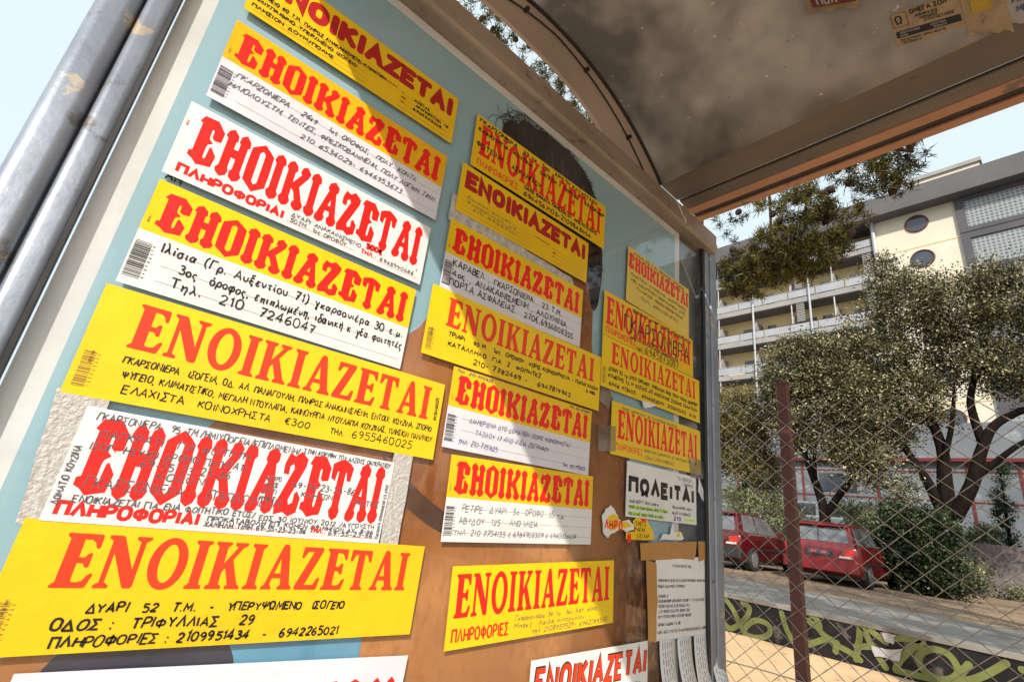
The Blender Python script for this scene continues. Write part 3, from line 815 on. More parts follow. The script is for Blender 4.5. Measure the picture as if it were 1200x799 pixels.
# ------------------------------------------------------------------ low pavilion with red stripes, and the wall in front of it
M['pav_white'] = pm('bluish_white_panel', (0.19, 0.215, 0.24), (0.14, 0.158, 0.18), 0.7, 0.5, spots=((0.40, 0.43, 0.47), 0.9, 0.58, 0.75))
M['pav_red'] = pm('red_stripe_paint', (0.17, 0.022, 0.022), (0.14, 0.02, 0.02), 2, 0.5)
AX = 27.0
pav = empty('pavilion', (AX, 4, .35), 'low white pavilion with thin red stripes behind the trees', 'building')
def ap(name, mb, mat, **k):
    o = mb.build(name, mat, None, **k); o.data.transform(Matrix.Translation((-AX, -4, -.35))); o.parent = pav; return o
mb = MB(); mb.box(AX, AX + 6, -9, 18, .35, 5.6); ap('wall', mb, M['pav_white'])
mb = MB(); mb.box(AX - .25, AX, -9, 18, 3.99, 4.13); ap('red_eave', mb, M['pav_red'])
for z in (3.60, 2.43):
    mb = MB(); mb.box(AX - .02, AX, -9, 18, z - .028, z + .028); ap('red_stripe', mb, M['pav_red'])
for y in (15, 12, 8.8, 5.8, 2.75, 1.25, -2):
    mb = MB(); mb.box(AX - .035, AX - .02, y - .045, y + .045, .35, 3.97); ap('red_post', mb, M['pav_red'])
for y in (13.2, 9.6, 6.6, -.6):
    mb = MB(); mb.box(AX - .03, AX - .005, y, y + 1.5, 2.6, 3.45); ap('window', mb, M['win'])
M['mauve'] = pm('mauve_grey_render', (0.22, 0.185, 0.195), (0.16, 0.135, 0.145), 0.9, 0.9, 0.3, 14, spots=((0.16, 0.14, 0.15), 1.6, 0.58, 0.72))
mb = MB(); mb.box(21.9, 22.2, -40, 40, LZ - .2, .75)
wl = mb.build('boundary_wall', M['mauve']); tag(wl, 'mauve-grey rendered boundary wall behind the parked cars', 'wall')

# ------------------------------------------------------------------ low black wall with green graffiti
M['blackwall'] = pm('black_painted_wall', (0.008, 0.008, 0.010), (0.018, 0.017, 0.018), 3, 0.6, 0.4, 20, spots=((0.10, 0.085, 0.075), 3.4, 0.58, 0.64), spec=.2)
M['lime'] = pm('lime_spray_paint', (0.155, 0.175, 0.045), (0.11, 0.13, 0.035), 5, 0.6)
WX = 7.30
lw = empty('low_wall', (WX + .07, 1, GZ), 'long low wall painted black with lime green graffiti', 'wall')
def lp(name, mb, mat, parent=None):
    o = mb.build(name, mat, None); o.data.transform(Matrix.Translation((-WX - .07, -1, -GZ))); o.parent = parent or lw; return o
mb = MB(); mb.box(WX, WX + .14, -40, 40, GZ - .1, LZ - .03); lp('body', mb, M['blackwall'])
mb = MB(); mb.box(WX - .015, WX + .16, -40, 40, LZ - .03, LZ + .015); lp('coping', mb, M['concrete'])
GRAF = [[(3.492, -0.788), (3.389, -0.894), (3.291, -1.058), (3.229, -1.178)], [(3.247, -0.803), (3.155, -0.846), (3.214, -0.98), (3.397, -1.142), (3.501, -1.104)], [(3.226, -1.103), (3.088, -0.977), (2.929, -0.991), (2.919, -1.091), (3.049, -1.168), (3.196, -1.171), (3.226, -1.103)], [(2.48, -0.785), (2.368, -0.789), (2.331, -0.884), (2.412, -0.867), (2.48, -0.785)], [(2.38, -.86), (2.30, -.95), (2.2, -1.0)], [(2.552, -1.147), (2.406, -1.065), (2.237, -0.984), (2.162, -1.031), (2.039, -1.07), (1.945, -1.122)], [(1.982, -1.126), (1.936, -0.937), (1.896, -0.785), (1.809, -0.968), (1.71, -1.132)], [(1.969, -0.996), (1.832, -0.962)], [(1.812, -0.799), (1.682, -0.88)], [(1.605, -0.821), (1.356, -0.792), (1.459, -0.892), (1.575, -1.03), (1.62, -1.131)],
 [(1.408, -0.998), (1.375, -0.907), (1.263, -0.843), (1.145, -0.87), (1.095, -1.003), (1.196, -1.099), (1.337, -1.094), (1.408, -0.998)], [(1.136, -1.086), (1.005, -0.912)], [(1.137, -1.093), (0.995, -1.037), (0.872, -0.952), (0.727, -0.826)], [(2.16, -1.004), (2.182, -1.101)], [(1.62, -1.131), (1.399, -1.128), (1.197, -1.114)], [(2.541, -1.002), (2.531, -1.054)], [(0.62, -0.85), (0.45, -0.93), (.3, -1.05), (.2, -.9), (.05, -.84)], [(2.75, -.82), (2.70, -1.0), (2.62, -1.12)], [(4.2, -.85), (4.0, -1.1), (3.8, -.9), (3.65, -1.12)]]
mb = MB()
for i, g in enumerate(GRAF):
    t_ = MB(); ribbon(t_, smooth(g, 5), .064, 0, 0, 1)
    mb.add([(WX - .003 - i * .0006, v[0], v[2]) for v in t_.v], t_.f)
lp('graffiti', mb, M['lime'])
for i, (lab, pts) in enumerate((('torn white paper scrap on the black graffiti wall, upper of two', [(1.714, -0.792), (1.574, -0.787), (1.614, -0.888), (1.681, -0.874)]), ('torn white paper scrap on the black graffiti wall, lower of two', [(1.818, -0.946), (1.69, -0.951), (1.527, -0.91), (1.583, -1.04), (1.798, -1.048)]))):
    mb = MB(); mb.prism(jag(pts, 4, .010, 60 + i), 'x', WX - .022, WX - .019)
    o = mb.build('paper_scrap', M['old_white']); tag(o, lab, 'scrap')

# ------------------------------------------------------------------ chain-link fence on square posts
M['rust_red'] = pm('red_oxide_steel', (0.085, 0.025, 0.019), (0.11, 0.034, 0.025), 12, 0.5, 0.2, 60, spots=((0.07, 0.025, 0.02), 22, 0.6, 0.7), stretch=(1, 1, .3))
M['wire'] = pm('galvanised_wire', (0.48, 0.42, 0.35), (0.22, 0.18, 0.15), 3, 0.42, metal=.4)
FX = 1.70
fen = empty('chain_link_fence', (FX, .62, GZ), 'chain-link fence on a square dark red steel post', 'fence')
for y in (.602, -1.75, 3.0):
    mb = MB(); mb.prism(rbar(FX + .004, FX + .035, y - .016, y + .016, .003, 3), 'z', GZ, .508); mb.box(FX + .002, FX + .037, y - .018, y + .018, .508, .514)
    o = mb.build('fence_post', M['rust_red']); o.data.transform(Matrix.Translation((-FX, -.62, -GZ))); o.parent = fen
p_, q_ = .0335, .0300
nW = int(4.7 / p_); nS = int(1.62 / q_)
V = []; F = []
yy0 = -1.72
for i in range(nW):
    pts = []
    for j in range(nS + 1):
        side = (j % 2) if i % 2 == 0 else 1 - (j % 2)
        y = yy0 + (i + side) * p_ ; z = GZ + .03 + j * q_
        k = (z - GZ) / 1.65
        wob = .010 * math.sin(3.1 * y + 2.3 * z) + .006 * math.sin(7.7 * y - 4.0 * z)
        sag = -.03 * k * math.sin(math.pi * min(1, max(0, ((y - .62) % 2.37) / 2.37))) * 1.5
        pts.append((FX - .004 + wob + (.0018 if (side == 0) == (i % 2 == 0) else -.0018), y + .008 * math.sin(5 * z + 2 * y), z + sag + .004 * math.sin(9 * y)))
    P_ = np.array(pts)
    # slightly bent at every knot: add mid points
    mid = (P_[1:] + P_[:-1]) / 2
    Q_ = np.empty((2 * len(P_) - 1, 3)); Q_[0::2] = P_; Q_[1::2] = mid
    d = np.gradient(Q_, axis=0); d /= np.linalg.norm(d, axis=1)[:, None]
    a = np.cross(d, [1, 0, 0.0]); a /= np.linalg.norm(a, axis=1)[:, None]; b = np.cross(d, a)
    base = sum(len(v) for v in V); r = .0013; ring = []
    for t in range(4): ring.append(Q_ + r * (a * math.cos(t * math.pi / 2) + b * math.sin(t * math.pi / 2)))
    R4 = np.stack(ring, 1).reshape(-1, 3); V.append(R4)
    n = len(Q_)
    idx = np.arange(n - 1)[:, None] * 4 + base
    for t in range(4):
        F.append(np.concatenate([idx + t, idx + (t + 1) % 4, idx + 4 + (t + 1) % 4, idx + 4 + t], 1))
o = raw_mesh('wire_mesh', np.concatenate(V) - np.array([FX, .62, GZ]), np.concatenate(F), M['wire'], fen)
for z in (-.35,):
    mb = MB(); mb.tube([(FX - .006, y, z - .03 * math.sin(math.pi * ((y - .62) % 2.37) / 2.37) + GZ * 0) for y in np.linspace(-1.75, 3.0, 40)], .0018, 5)
    o = mb.build('tension_wire', M['wire']); o.data.transform(Matrix.Translation((-FX, -.62, -GZ))); o.parent = fen

# ------------------------------------------------------------------ cars
M['carred'] = pm('red_car_paint', (0.20, 0.008, 0.011), (0.17, 0.007, 0.009), 3, 0.28, coat=0.6)
M['carred2'] = pm('darker_red_car_paint', (0.09, 0.004, 0.006), (0.075, 0.004, 0.005), 3, 0.28, coat=0.6)
M['carwhite'] = pm('white_car_paint', (0.72, 0.73, 0.74), None, rough=.3, coat=.5)
M['carglass'] = pm('car_window', (0.10, 0.11, 0.12), (0.16, 0.17, 0.18), 2.5, 0.06, spec=0.9)
M['plastic'] = pm('black_plastic', (0.02, 0.02, 0.022), None, rough=.55)
M['tyre'] = pm('tyre_rubber', (0.018, 0.018, 0.018), None, rough=.8)
M['rim'] = pm('wheel_rim', (0.48, 0.48, 0.49), None, rough=.35, metal=.7)
M['lamp'] = pm('tail_lamp_red', (0.80, 0.03, 0.015), (0.65, 0.02, 0.015), 20, 0.15)
M['lamp_white'] = pm('clear_lamp', (0.70, 0.62, 0.56), None, rough=.15)
M['plate'] = pm('dark_number_plate', (0.05, 0.055, 0.09), (0.07, 0.07, 0.10), 30, .5)
M['platered'] = pm('faded_red_mark', (0.5, 0.06, 0.05), None, rough=.5)
def car(name, loc, rz, label, paint, lower, tall=0.0, estate=0.0, group=None):
    e = empty(name, loc, label, 'car', group, (0, 0, rz))
    H = 1.38 + tall; L = 3.95; hw = .83
    # stations along the car: x, floor z, sill half-width, belt half-width, belt z
    st_ = [(-.02, .34, .62, .70, .78), (.03, .28, .72, .77, .86), (.30, .20, .80, .82, .90), (1.2, .18, .82, .83, .92), (2.4, .18, .82, .82, .91), (2.95, .19, .80, .79, .88), (3.55, .22, .74, .73, .78), (3.88, .28, .62, .62, .66), (3.95, .34, .52, .54, .58)]
    mb = MB(); vs = []; fs = []
    for x, zf, ws, wb, zb in st_:
        prof = [(-ws * .9, zf), (-ws, zf + .12), (-wb - .012, zf + (zb - zf) * .55), (-wb, zb - .04), (-wb + .05, zb), (0, zb + .015), (wb - .05, zb), (wb, zb - .04), (wb + .012, zf + (zb - zf) * .55), (ws, zf + .12), (ws * .9, zf)]
        vs += [(x, y, z) for y, z in prof]
    n = 11
    for i in range(len(st_) - 1):
        for k in range(n - 1): fs.append((i * n + k, i * n + k + 1, (i + 1) * n + k + 1, (i + 1) * n + k))
        fs.append((i * n + n - 1, i * n, (i + 1) * n, (i + 1) * n + n - 1))
    fs.append(tuple(range(n))); fs.append(tuple((len(st_) - 1) * n + k for k in range(n))[::-1])
    mb.add(vs, fs)
    body = mb.build('body', paint, e, smooth=True, bevel=.012)
    for p in body.data.polygons: p.use_smooth = len(p.vertices) == 4
    # greenhouse
    g = [(.06, .71, .87), (.30 - estate * .12, .60, H - .10), (.45 - estate * .18, .575, H - .02), (1.2, .58, H), (1.9, .565, H - .03), (2.15, .54, H - .10), (2.85, .70, .89)]
    mb = MB(); vs = []; fs = []
    for x, w, z in g:
        vs += [(x, -w, z), (x, -w * .55, z + (.02 if z > 1 else .0)), (x, 0, z + (.03 if z > 1 else 0)), (x, w * .55, z + (.02 if z > 1 else .0)), (x, w, z)]
    for i in range(len(g) - 1):
        for k in range(4): fs.append((i * 5 + k, i * 5 + k + 1, (i + 1) * 5 + k + 1, (i + 1) * 5 + k))
    base = len(vs)
    for s_ in (-1, 1):
        b0 = len(vs); vs += [(x, s_ * .74, .87) for x, w, z in g]
        off = 0 if s_ < 0 else 4
        for i in range(len(g) - 1): fs.append((i * 5 + off, (i + 1) * 5 + off, b0 + i + 1, b0 + i))
    mb.add(vs, fs); roof = mb.build('cabin', paint, e, smooth=False, bevel=.02)
    def quad_on(pts, mat, nm, off, parent=None, th=.012):
        P = [Vector(p) for p in pts]; nn = (P[1] - P[0]).cross(P[2] - P[0]).normalized()
        if nn.dot(Vector(off)) < 0: nn = -nn
        m_ = MB(); k = len(P)
        m_.add([p + nn * th for p in P] + [p - nn * .004 for p in P], [tuple(range(k)), tuple(range(k, 2 * k))[::-1]] + [(i, (i + 1) % k, k + (i + 1) % k, k + i) for i in range(k)])
        return m_.build(nm, mat, parent or e, bevel=.004)
    def lerp(a, b, t): return tuple(a[i] + (b[i] - a[i]) * t for i in range(3))
    bl, br, tl, tr = (.06, -.71, .87), (.06, .71, .87), (g[1][0], -.60, g[1][2]), (g[1][0], .60, g[1][2])
    quad_on([lerp(lerp(bl, br, .06), lerp(tl, tr, .06), .14), lerp(lerp(bl, br, .94), lerp(tl, tr, .94), .14), lerp(lerp(bl, br, .93), lerp(tl, tr, .93), .94), lerp(lerp(bl, br, .07), lerp(tl, tr, .07), .94)], M['carglass'], 'rear_window', (-1, 0, .3))
    quad_on([lerp((2.85, -.70, .89), (2.15, -.54, H - .10), .1), lerp((2.85, .70, .89), (2.15, .54, H - .10), .1), lerp((2.85, .66, .89), (2.15, .52, H - .10), .92), lerp((2.85, -.66, .89), (2.15, -.52, H - .10), .92)], M['carglass'], 'windscreen', (1, 0, .3))
    for s_ in (-1, 1):
        def sp2(x, t):           # point on the side window surface: t 0 belt, 1 roof edge
            for i in range(len(g) - 1):
                if g[i][0] <= x <= g[i + 1][0]:
                    f = (x - g[i][0]) / (g[i + 1][0] - g[i][0]); w = g[i][1] + (g[i + 1][1] - g[i][1]) * f; z = g[i][2] + (g[i + 1][2] - g[i][2]) * f
                    break
            return (x, s_ * (.74 + (w - .74) * t), .87 + (z - .87) * t)
        for xa, xb, xc, xd in ((.34, 1.12, 1.12, .50), (1.22, 1.98, 1.92, 1.22), (2.03, 2.50, 2.25, 1.99)):
            quad_on([sp2(xa, .10), sp2(xb, .10), sp2(xc, .88), sp2(xd, .88)], M['carglass'], 'side_window', (0, s_, .2))
        quad_on([(.012, s_ * .50, .63), (.012, s_ * .70, .63), (.012, s_ * .72, .80), (.012, s_ * .50, .78)], M['lamp'], 'tail_lamp', (-1, 0, 0), th=.05)
        quad_on([(.006, s_ * .42, .60), (.006, s_ * .68, .60), (.006, s_ * .68, .655), (.006, s_ * .42, .645)], M['lamp_white'], 'reversing_lamp', (-1, 0, 0), th=.05)
        quad_on([(2.2, s_ * .84, .93), (2.36, s_ * .84, .93), (2.34, s_ * .84, 1.05), (2.2, s_ * .84, 1.03)], paint, 'mirror', (0, s_, 0), th=.12)
        quad_on([(.95, s_ * .835, .76), (1.12, s_ * .835, .76), (1.12, s_ * .835, .785), (.95, s_ * .835, .785)], M['plastic'], 'door_handle', (0, s_, 0), th=.02)
        quad_on([(.9, s_ * .832, .50), (2.7, s_ * .832, .50), (2.7, s_ * .832, .56), (.9, s_ * .832, .56)], M['plastic'], 'side_strip', (0, s_, 0), th=.018)
        for xw in (.62, 3.12):
            m_ = MB(); m_.tube([(xw, s_ * .66, .285), (xw, s_ * .70, .285), (xw, s_ * .835, .285), (xw, s_ * .85, .285)], [.27, .285, .285, .265], 28); w_ = m_.build('wheel', M['tyre'], e)
            m_ = MB(); m_.tube([(xw, s_ * .80, .285), (xw, s_ * .857, .285)], [.19, .18], 24); r2 = m_.build('rim', M['rim'], w_)
            m_ = MB(); n2 = 18
            m_.prism([(xw + .335 * math.cos(math.pi * k / n2), .285 + .335 * math.sin(math.pi * k / n2)) for k in range(n2 + 1)] + [(xw - .335, .20), (xw + .335, .20)], 'y', min(s_ * .6, s_ * .828), max(s_ * .6, s_ * .828)); m_.build('wheel_arch', M['plastic'], e)
    mb = MB(); mb.prism(rbar(-.075, .10, -.80, .80, .07), 'z', .30, .54); mb.build('rear_bumper', lower, e, bevel=.015)
    mb = MB(); mb.prism(rbar(3.84, 4.0, -.62, .62, .06), 'z', .28, .50); mb.build('front_bumper', lower, e, bevel=.015)
    quad_on([(-.0, -.30, .60), (-.0, .30, .60), (.02, .30, .76), (.02, -.30, .76)], M['plastic'], 'plate_recess', (-1, 0, 0), th=.035)
    pl = quad_on([(-.0, -.23, .63), (-.0, .23, .63), (.016, .23, .73), (.016, -.23, .73)], M['plate'], 'number_plate', (-1, 0, 0), th=.045)
    for yy in (-.10, .10):
        quad_on([(.0, yy - .06, .655), (.0, yy + .06, .655), (.010, yy + .06, .70), (.010, yy - .06, .70)], M['platered'], 'red_mark', (-1, 0, 0), pl, th=.052)
    mb = MB(); mb.tube([(.30, .05, H - .03), (.08, .02, .95)], .007, 5); mb.build('rear_wiper', M['plastic'], e)
    mb = MB(); mb.prism(rbar(g[1][0] - .10, g[1][0] + .12, -.56, .56, .03), 'z', g[1][2] + .015, g[1][2] + .05); mb.build('spoiler', paint, e, bevel=.01)
    mb = MB(); mb.box(.3, 3.7, -.70, .70, .16, .24); mb.build('underbody', M['plastic'], e)
    return e
RG = 'red cars parked on the dirt'
car('parked_car', (13.82, 4.30, LZ), .01, 'red hatchback seen from behind, parked between the fence post and the dark bush', M['carred'], M['carred'], 0.0, group=RG)
car('parked_car', (13.25, 6.66, LZ), .0, 'darker red hatchback with a black bumper, half hidden behind the shelter post', M['carred2'], M['plastic'], .05, .6, group=RG)
car('parked_car', (24.0, 8.55, .35), math.radians(-78), 'white car parked behind the boundary wall', M['carwhite'], M['carwhite'], .1)

# ------------------------------------------------------------------ trees and bushes
rng = np.random.default_rng(7)
def leaf_quads(centers, dirs, L, Wd):
    """one bent-free leaf (rhombus) per centre"""
    n = len(centers)
    t = dirs / np.linalg.norm(dirs, axis=1)[:, None]
    r = rng.normal(size=(n, 3)); s = np.cross(t, r); s /= np.linalg.norm(s, axis=1)[:, None]
    L = L * rng.uniform(.7, 1.3, (n, 1)); Wd = Wd * rng.uniform(.7, 1.3, (n, 1))
    v = np.stack([centers - t * L * .5, centers + s * Wd * .5, centers + t * L * .5, centers - s * Wd * .5], 1).reshape(-1, 3)
    f = np.arange(4 * n).reshape(n, 4)
    return v, f
def crown(name, blobs, n, L, Wd, mat, parent, origin, clump=.20, per=60, shell=.455):
    """leaves in small clumps spread through the blobs (cx, cy, cz, rx, ry, rz), denser near their surface"""
    vol = np.array([b[3] * b[4] * b[5] for b in blobs]) ** (.75); pr = vol / vol.sum()
    nc = max(1, n // per)
    which = rng.choice(len(blobs), nc, p=pr)
    B = np.array(blobs)[which]
    d = rng.normal(size=(nc, 3)); d /= np.linalg.norm(d, axis=1)[:, None]
    rad = shell + (1 - shell) * rng.random((nc, 1)) ** .6
    rad *= rng.uniform(.70, 1.22, (nc, 1))
    cc = B[:, :3] + d * rad * B[:, 3:6]
    C_ = np.repeat(cc, per, 0); D_ = np.repeat(d, per, 0)
    sz = np.repeat(rng.uniform(.55, 1.25, (nc, 1)), per, 0)
    pts = C_ + rng.normal(size=C_.shape) * clump * sz * np.array([1, 1, .8])
    v, f = leaf_quads(pts, D_ + rng.normal(size=C_.shape) * .9 + np.array([0, 0, .25]), L, Wd)
    return raw_mesh(name, v - np.array(origin), f, mat, parent)
M['olive'] = leaf_mat('olive_leaves', (0.014, 0.018, 0.006), (0.072, 0.072, 0.026), (0.46, 0.42, 0.26), .2, .36)
M['olive_warm'] = leaf_mat('warm_olive_leaves', (0.035, 0.032, 0.010), (0.13, 0.11, 0.036), (0.38, 0.32, 0.16), .3, .4)
M['dark_leaf'] = leaf_mat('dark_bush_leaves', (0.008, 0.014, 0.007), (0.022, 0.034, 0.015), (0.085, 0.10, 0.045), .15, .3)
M['light_leaf'] = leaf_mat('oleander_leaves', (0.06, 0.085, 0.03), (0.16, 0.19, 0.09), (0.34, 0.33, 0.19), .25, .35)
M['cypress'] = leaf_mat('cypress_leaves', (0.012, 0.022, 0.010), (0.024, 0.04, 0.018), (0.05, 0.07, 0.03), .1)
M['pine'] = leaf_mat('pine_needles', (0.016, 0.020, 0.007), (0.065, 0.068, 0.020), (0.33, 0.28, 0.07), .3, .4)
M['bark'] = pm('dark_bark', (0.008, 0.006, 0.005), (0.017, 0.012, 0.009), 8, 0.95, 0.9, 20, stretch=(1, 1, .25), spec=.1)
M['pinebark'] = pm('pine_bark', (0.10, 0.055, 0.04), (0.055, 0.034, 0.027), 7, 0.95, 0.9, 16, stretch=(1, 1, .35))
def tree(name, label, base, limbs, blobs, n, L, Wd, mat, group=None, clump=.20, per=60, shell=.45, cat='tree', bark='bark'):
    e = empty(name, base, label, cat, group)
    mb = MB()
    for pts, r0, r1 in limbs:
        P = smooth3(pts); k = len(P)
        mb.tube([Vector(p) - Vector(base) for p in P], [r0 + (r1 - r0) * i / (k - 1) for i in range(k)], 9)
    if limbs: mb.build('trunk', M[bark], e, smooth=True)
    if n: crown('crown', blobs, n, L, Wd, mat, e, base, clump, per, shell)
    return e
def smooth3(pts, k=4):
    out = []
    for i in range(len(pts) - 1):
        p0, p1, p2, p3 = (Vector(pts[max(i - 1, 0)]), Vector(pts[i]), Vector(pts[i + 1]), Vector(pts[min(i + 2, len(pts) - 1)]))
        for j in range(k):
            t = j / k; out.append(.5 * ((2 * p1) + (p2 - p0) * t + (2 * p0 - 5 * p1 + 4 * p2 - p3) * t * t + (3 * p1 - p0 - 3 * p2 + p3) * t ** 3))
    out.append(Vector(pts[-1])); return out
OG = 'olive trees behind the cars'
tree('olive_tree', 'olive tree with forked thin trunk rising behind the red hatchback', (17.6, 5.14, LZ),
     [([(17.6, 5.30, LZ), (17.6, 5.25, .55), (17.6, 5.23, 1.05), (17.7, 5.36, 1.68), (17.5, 5.5, 2.4), (17.6, 5.75, 3.2), (17.4, 5.9, 4.2)], .19, .05), ([(17.6, 5.22, 1.0), (17.5, 4.75, 1.6), (17.6, 4.42, 2.06), (17.5, 4.12, 2.5), (17.3, 3.8, 3.4)], .12, .035), ([(17.6, 5.4, 2.0), (17.2, 5.2, 3.0), (17.5, 4.9, 4.2)], .07, .03), ([(17.6, 4.4, 2.1), (17.9, 4.6, 3.0)], .06, .02)],
     [(17.6, 5.9, 5.4, 1.2, 1.1, 1.3), (17.6, 4.7, 5.2, 1.3, 1.2, 1.4), (17.4, 3.9, 4.4, 1.1, .9, 1.0), (17.6, 5.6, 3.6, 1.1, 1.0, .8), (17.6, 4.2, 2.9, .9, .8, .55), (17.6, 5.1, 6.3, 1.0, .8, .7), (17.5, 6.3, 4.2, .7, .6, .8), (17.2, 3.75, 2.3, .6, .55, .7), (17.4, 4.6, 2.9, .6, .5, .5), (17.3, 3.3, 1.7, .5, .4, .5)], 56000, .095, .042, M['olive'], OG)
tree('olive_tree', 'big olive tree with thick dark trunk and spreading limbs behind the dark bush', (18.5, 2.69, LZ),
     [([(18.5, 2.75, LZ), (18.5, 2.60, .47), (18.5, 2.48, 1.26), (18.5, 2.40, 2.29), (18.6, 2.36, 3.2), (18.5, 2.6, 4.6), (18.4, 2.9, 6.0)], .30, .06), ([(18.5, 2.52, 1.2), (18.4, 2.70, 1.93), (18.3, 2.92, 2.6), (18.3, 3.4, 3.6), (18.2, 3.9, 4.8)], .17, .04), ([(18.5, 2.36, 1.2), (18.4, 1.86, 2.08), (18.4, 1.53, 3.0), (18.4, 1.17, 3.7), (18.4, .55, 4.1), (18.3, -.4, 4.5)], .19, .06), ([(18.4, 1.72, 2.31), (18.3, 1.33, 2.66), (18.2, .69, 3.2), (18.2, -.1, 3.6)], .10, .04), ([(18.4, 1.45, 3.2), (18.5, 1.55, 4.4), (18.4, 1.3, 5.4), (18.3, 1.5, 6.4)], .12, .04), ([(18.5, 2.4, 2.6), (18.3, 2.0, 3.8), (18.4, 1.8, 5.0)], .09, .03), ([(18.4, 1.4, 5.0), (18.2, .8, 5.7), (18.3, .3, 6.2)], .07, .02)],
     [(18.5, 3.6, 6.2, 1.3, 1.2, 1.3), (18.3, 2.6, 7.6, 1.2, 1.0, 1.2), (18.4, 3.05, 8.7, .6, .45, .8), (18.5, 1.4, 7.4, 1.3, 1.1, 1.1), (18.5, .2, 7.2, 1.3, 1.1, 1.1), (18.2, 4.3, 4.8, 1.0, .8, 1.1), (18.4, 2.8, 4.6, 1.2, 1.0, .9), (18.6, .6, 5.4, 1.2, 1.0, .9), (18.5, 3.6, 3.6, .9, .8, .6), (18.6, -1.2, 6.4, 1.3, 1.2, 1.4), (18.9, 1.6, 6.0, 1.0, 1.0, .8), (18.7, -.7, 4.6, 1.0, .9, .8), (18.9, -2.8, 6.2, 1.5, 1.5, 1.6), (18.5, .5, 8.1, .6, .5, .5)], 125000, .095, .042, M['olive'], OG)
tree('olive_tree', 'olive tree with dense yellowish crown right beside the shelter post', (18.5, 8.2, LZ),
     [([(18.5, 8.2, LZ), (18.5, 8.1, 1.0), (18.4, 7.9, 2.5)], .14, .05)],
     [(18.3, 8.0, 3.2, 1.2, 1.1, 1.2), (18.2, 7.3, 2.2, .8, .8, .9), (18.3, 8.4, 4.5, 1.1, 1.0, 1.0), (18.3, 7.4, 4.3, .8, .6, .9), (18.3, 9.4, 3.4, 1.1, 1.1, 1.6)], 44000, .095, .042, M['olive_warm'], OG)
tree('oleander_bush', 'light green oleander bush behind the darker red hatchback', (18.2, 7.5, LZ), [([(18.2, 7.5, LZ), (18.2, 7.5, .6)], .05, .02)],
     [(18.1, 8.0, 1.2, .7, .8, .7), (18.1, 7.1, 1.0, .6, .7, .7), (18.1, 6.5, .7, .5, .5, .6)], 6500, .15, .035, M['light_leaf'], cat='bush', clump=.2)
tree('oleander_bush', 'light green bush between the two olive trunks, above the red hatchback', (19.4, 4.6, LZ), [([(19.4, 4.6, LZ), (19.4, 4.6, .8)], .05, .02)],
     [(19.4, 4.9, 1.0, .5, .45, .6), (19.4, 4.3, .9, .5, .5, .6)], 3600, .14, .035, M['light_leaf'], cat='bush', clump=.18)
tree('dark_bush', 'tall dark green bush to the right of the red hatchback', (16.4, 2.8, LZ), [([(16.4, 2.8, LZ), (16.4, 2.8, .4)], .06, .02)],
     [(16.4, 2.9, .0, .7, .75, .7), (16.5, 2.6, .7, .7, .6, .65), (16.4, 3.2, .4, .6, .4, .6), (16.2, 2.6, -.45, .5, .7, .35), (16.5, 3.25, .95, .35, .3, .4)], 22000, .10, .05, M['dark_leaf'], cat='bush', clump=.17)
tree('dark_bush', 'low grey-green bush at the foot of the boundary wall', (21.3, 3.0, LZ), [([(21.3, 3.0, LZ), (21.3, 3.0, -.3)], .04, .02)],
     [(21.3, 2.6, -.2, .4, .6, .5), (21.2, 1.8, -.5, .4, .6, .25)], 3000, .08, .04, M['light_leaf'], cat='bush', clump=.14)
tree('low_shrub', 'sunlit pale shrub on top of the boundary wall beside the cypress', (22.9, 2.2, .35), [([(22.9, 2.2, .35), (22.9, 2.2, .7)], .04, .02)],
     [(22.9, 2.25, 1.0, .35, .45, .4)], 1800, .09, .045, M['light_leaf'], cat='bush', clump=.12)
tree('cypress_tree', 'slim dark cypress against the white pavilion', (24.0, 1.75, .35), [([(24, 1.75, .35), (24, 1.6, 3.3)], .07, .02)],
     [(24, 1.80, 1.0, .35, .35, .6), (24, 1.72, 2.0, .30, .28, .7), (24, 1.58, 3.0, .2, .18, .7)], 7000, .07, .03, M['cypress'], clump=.08)

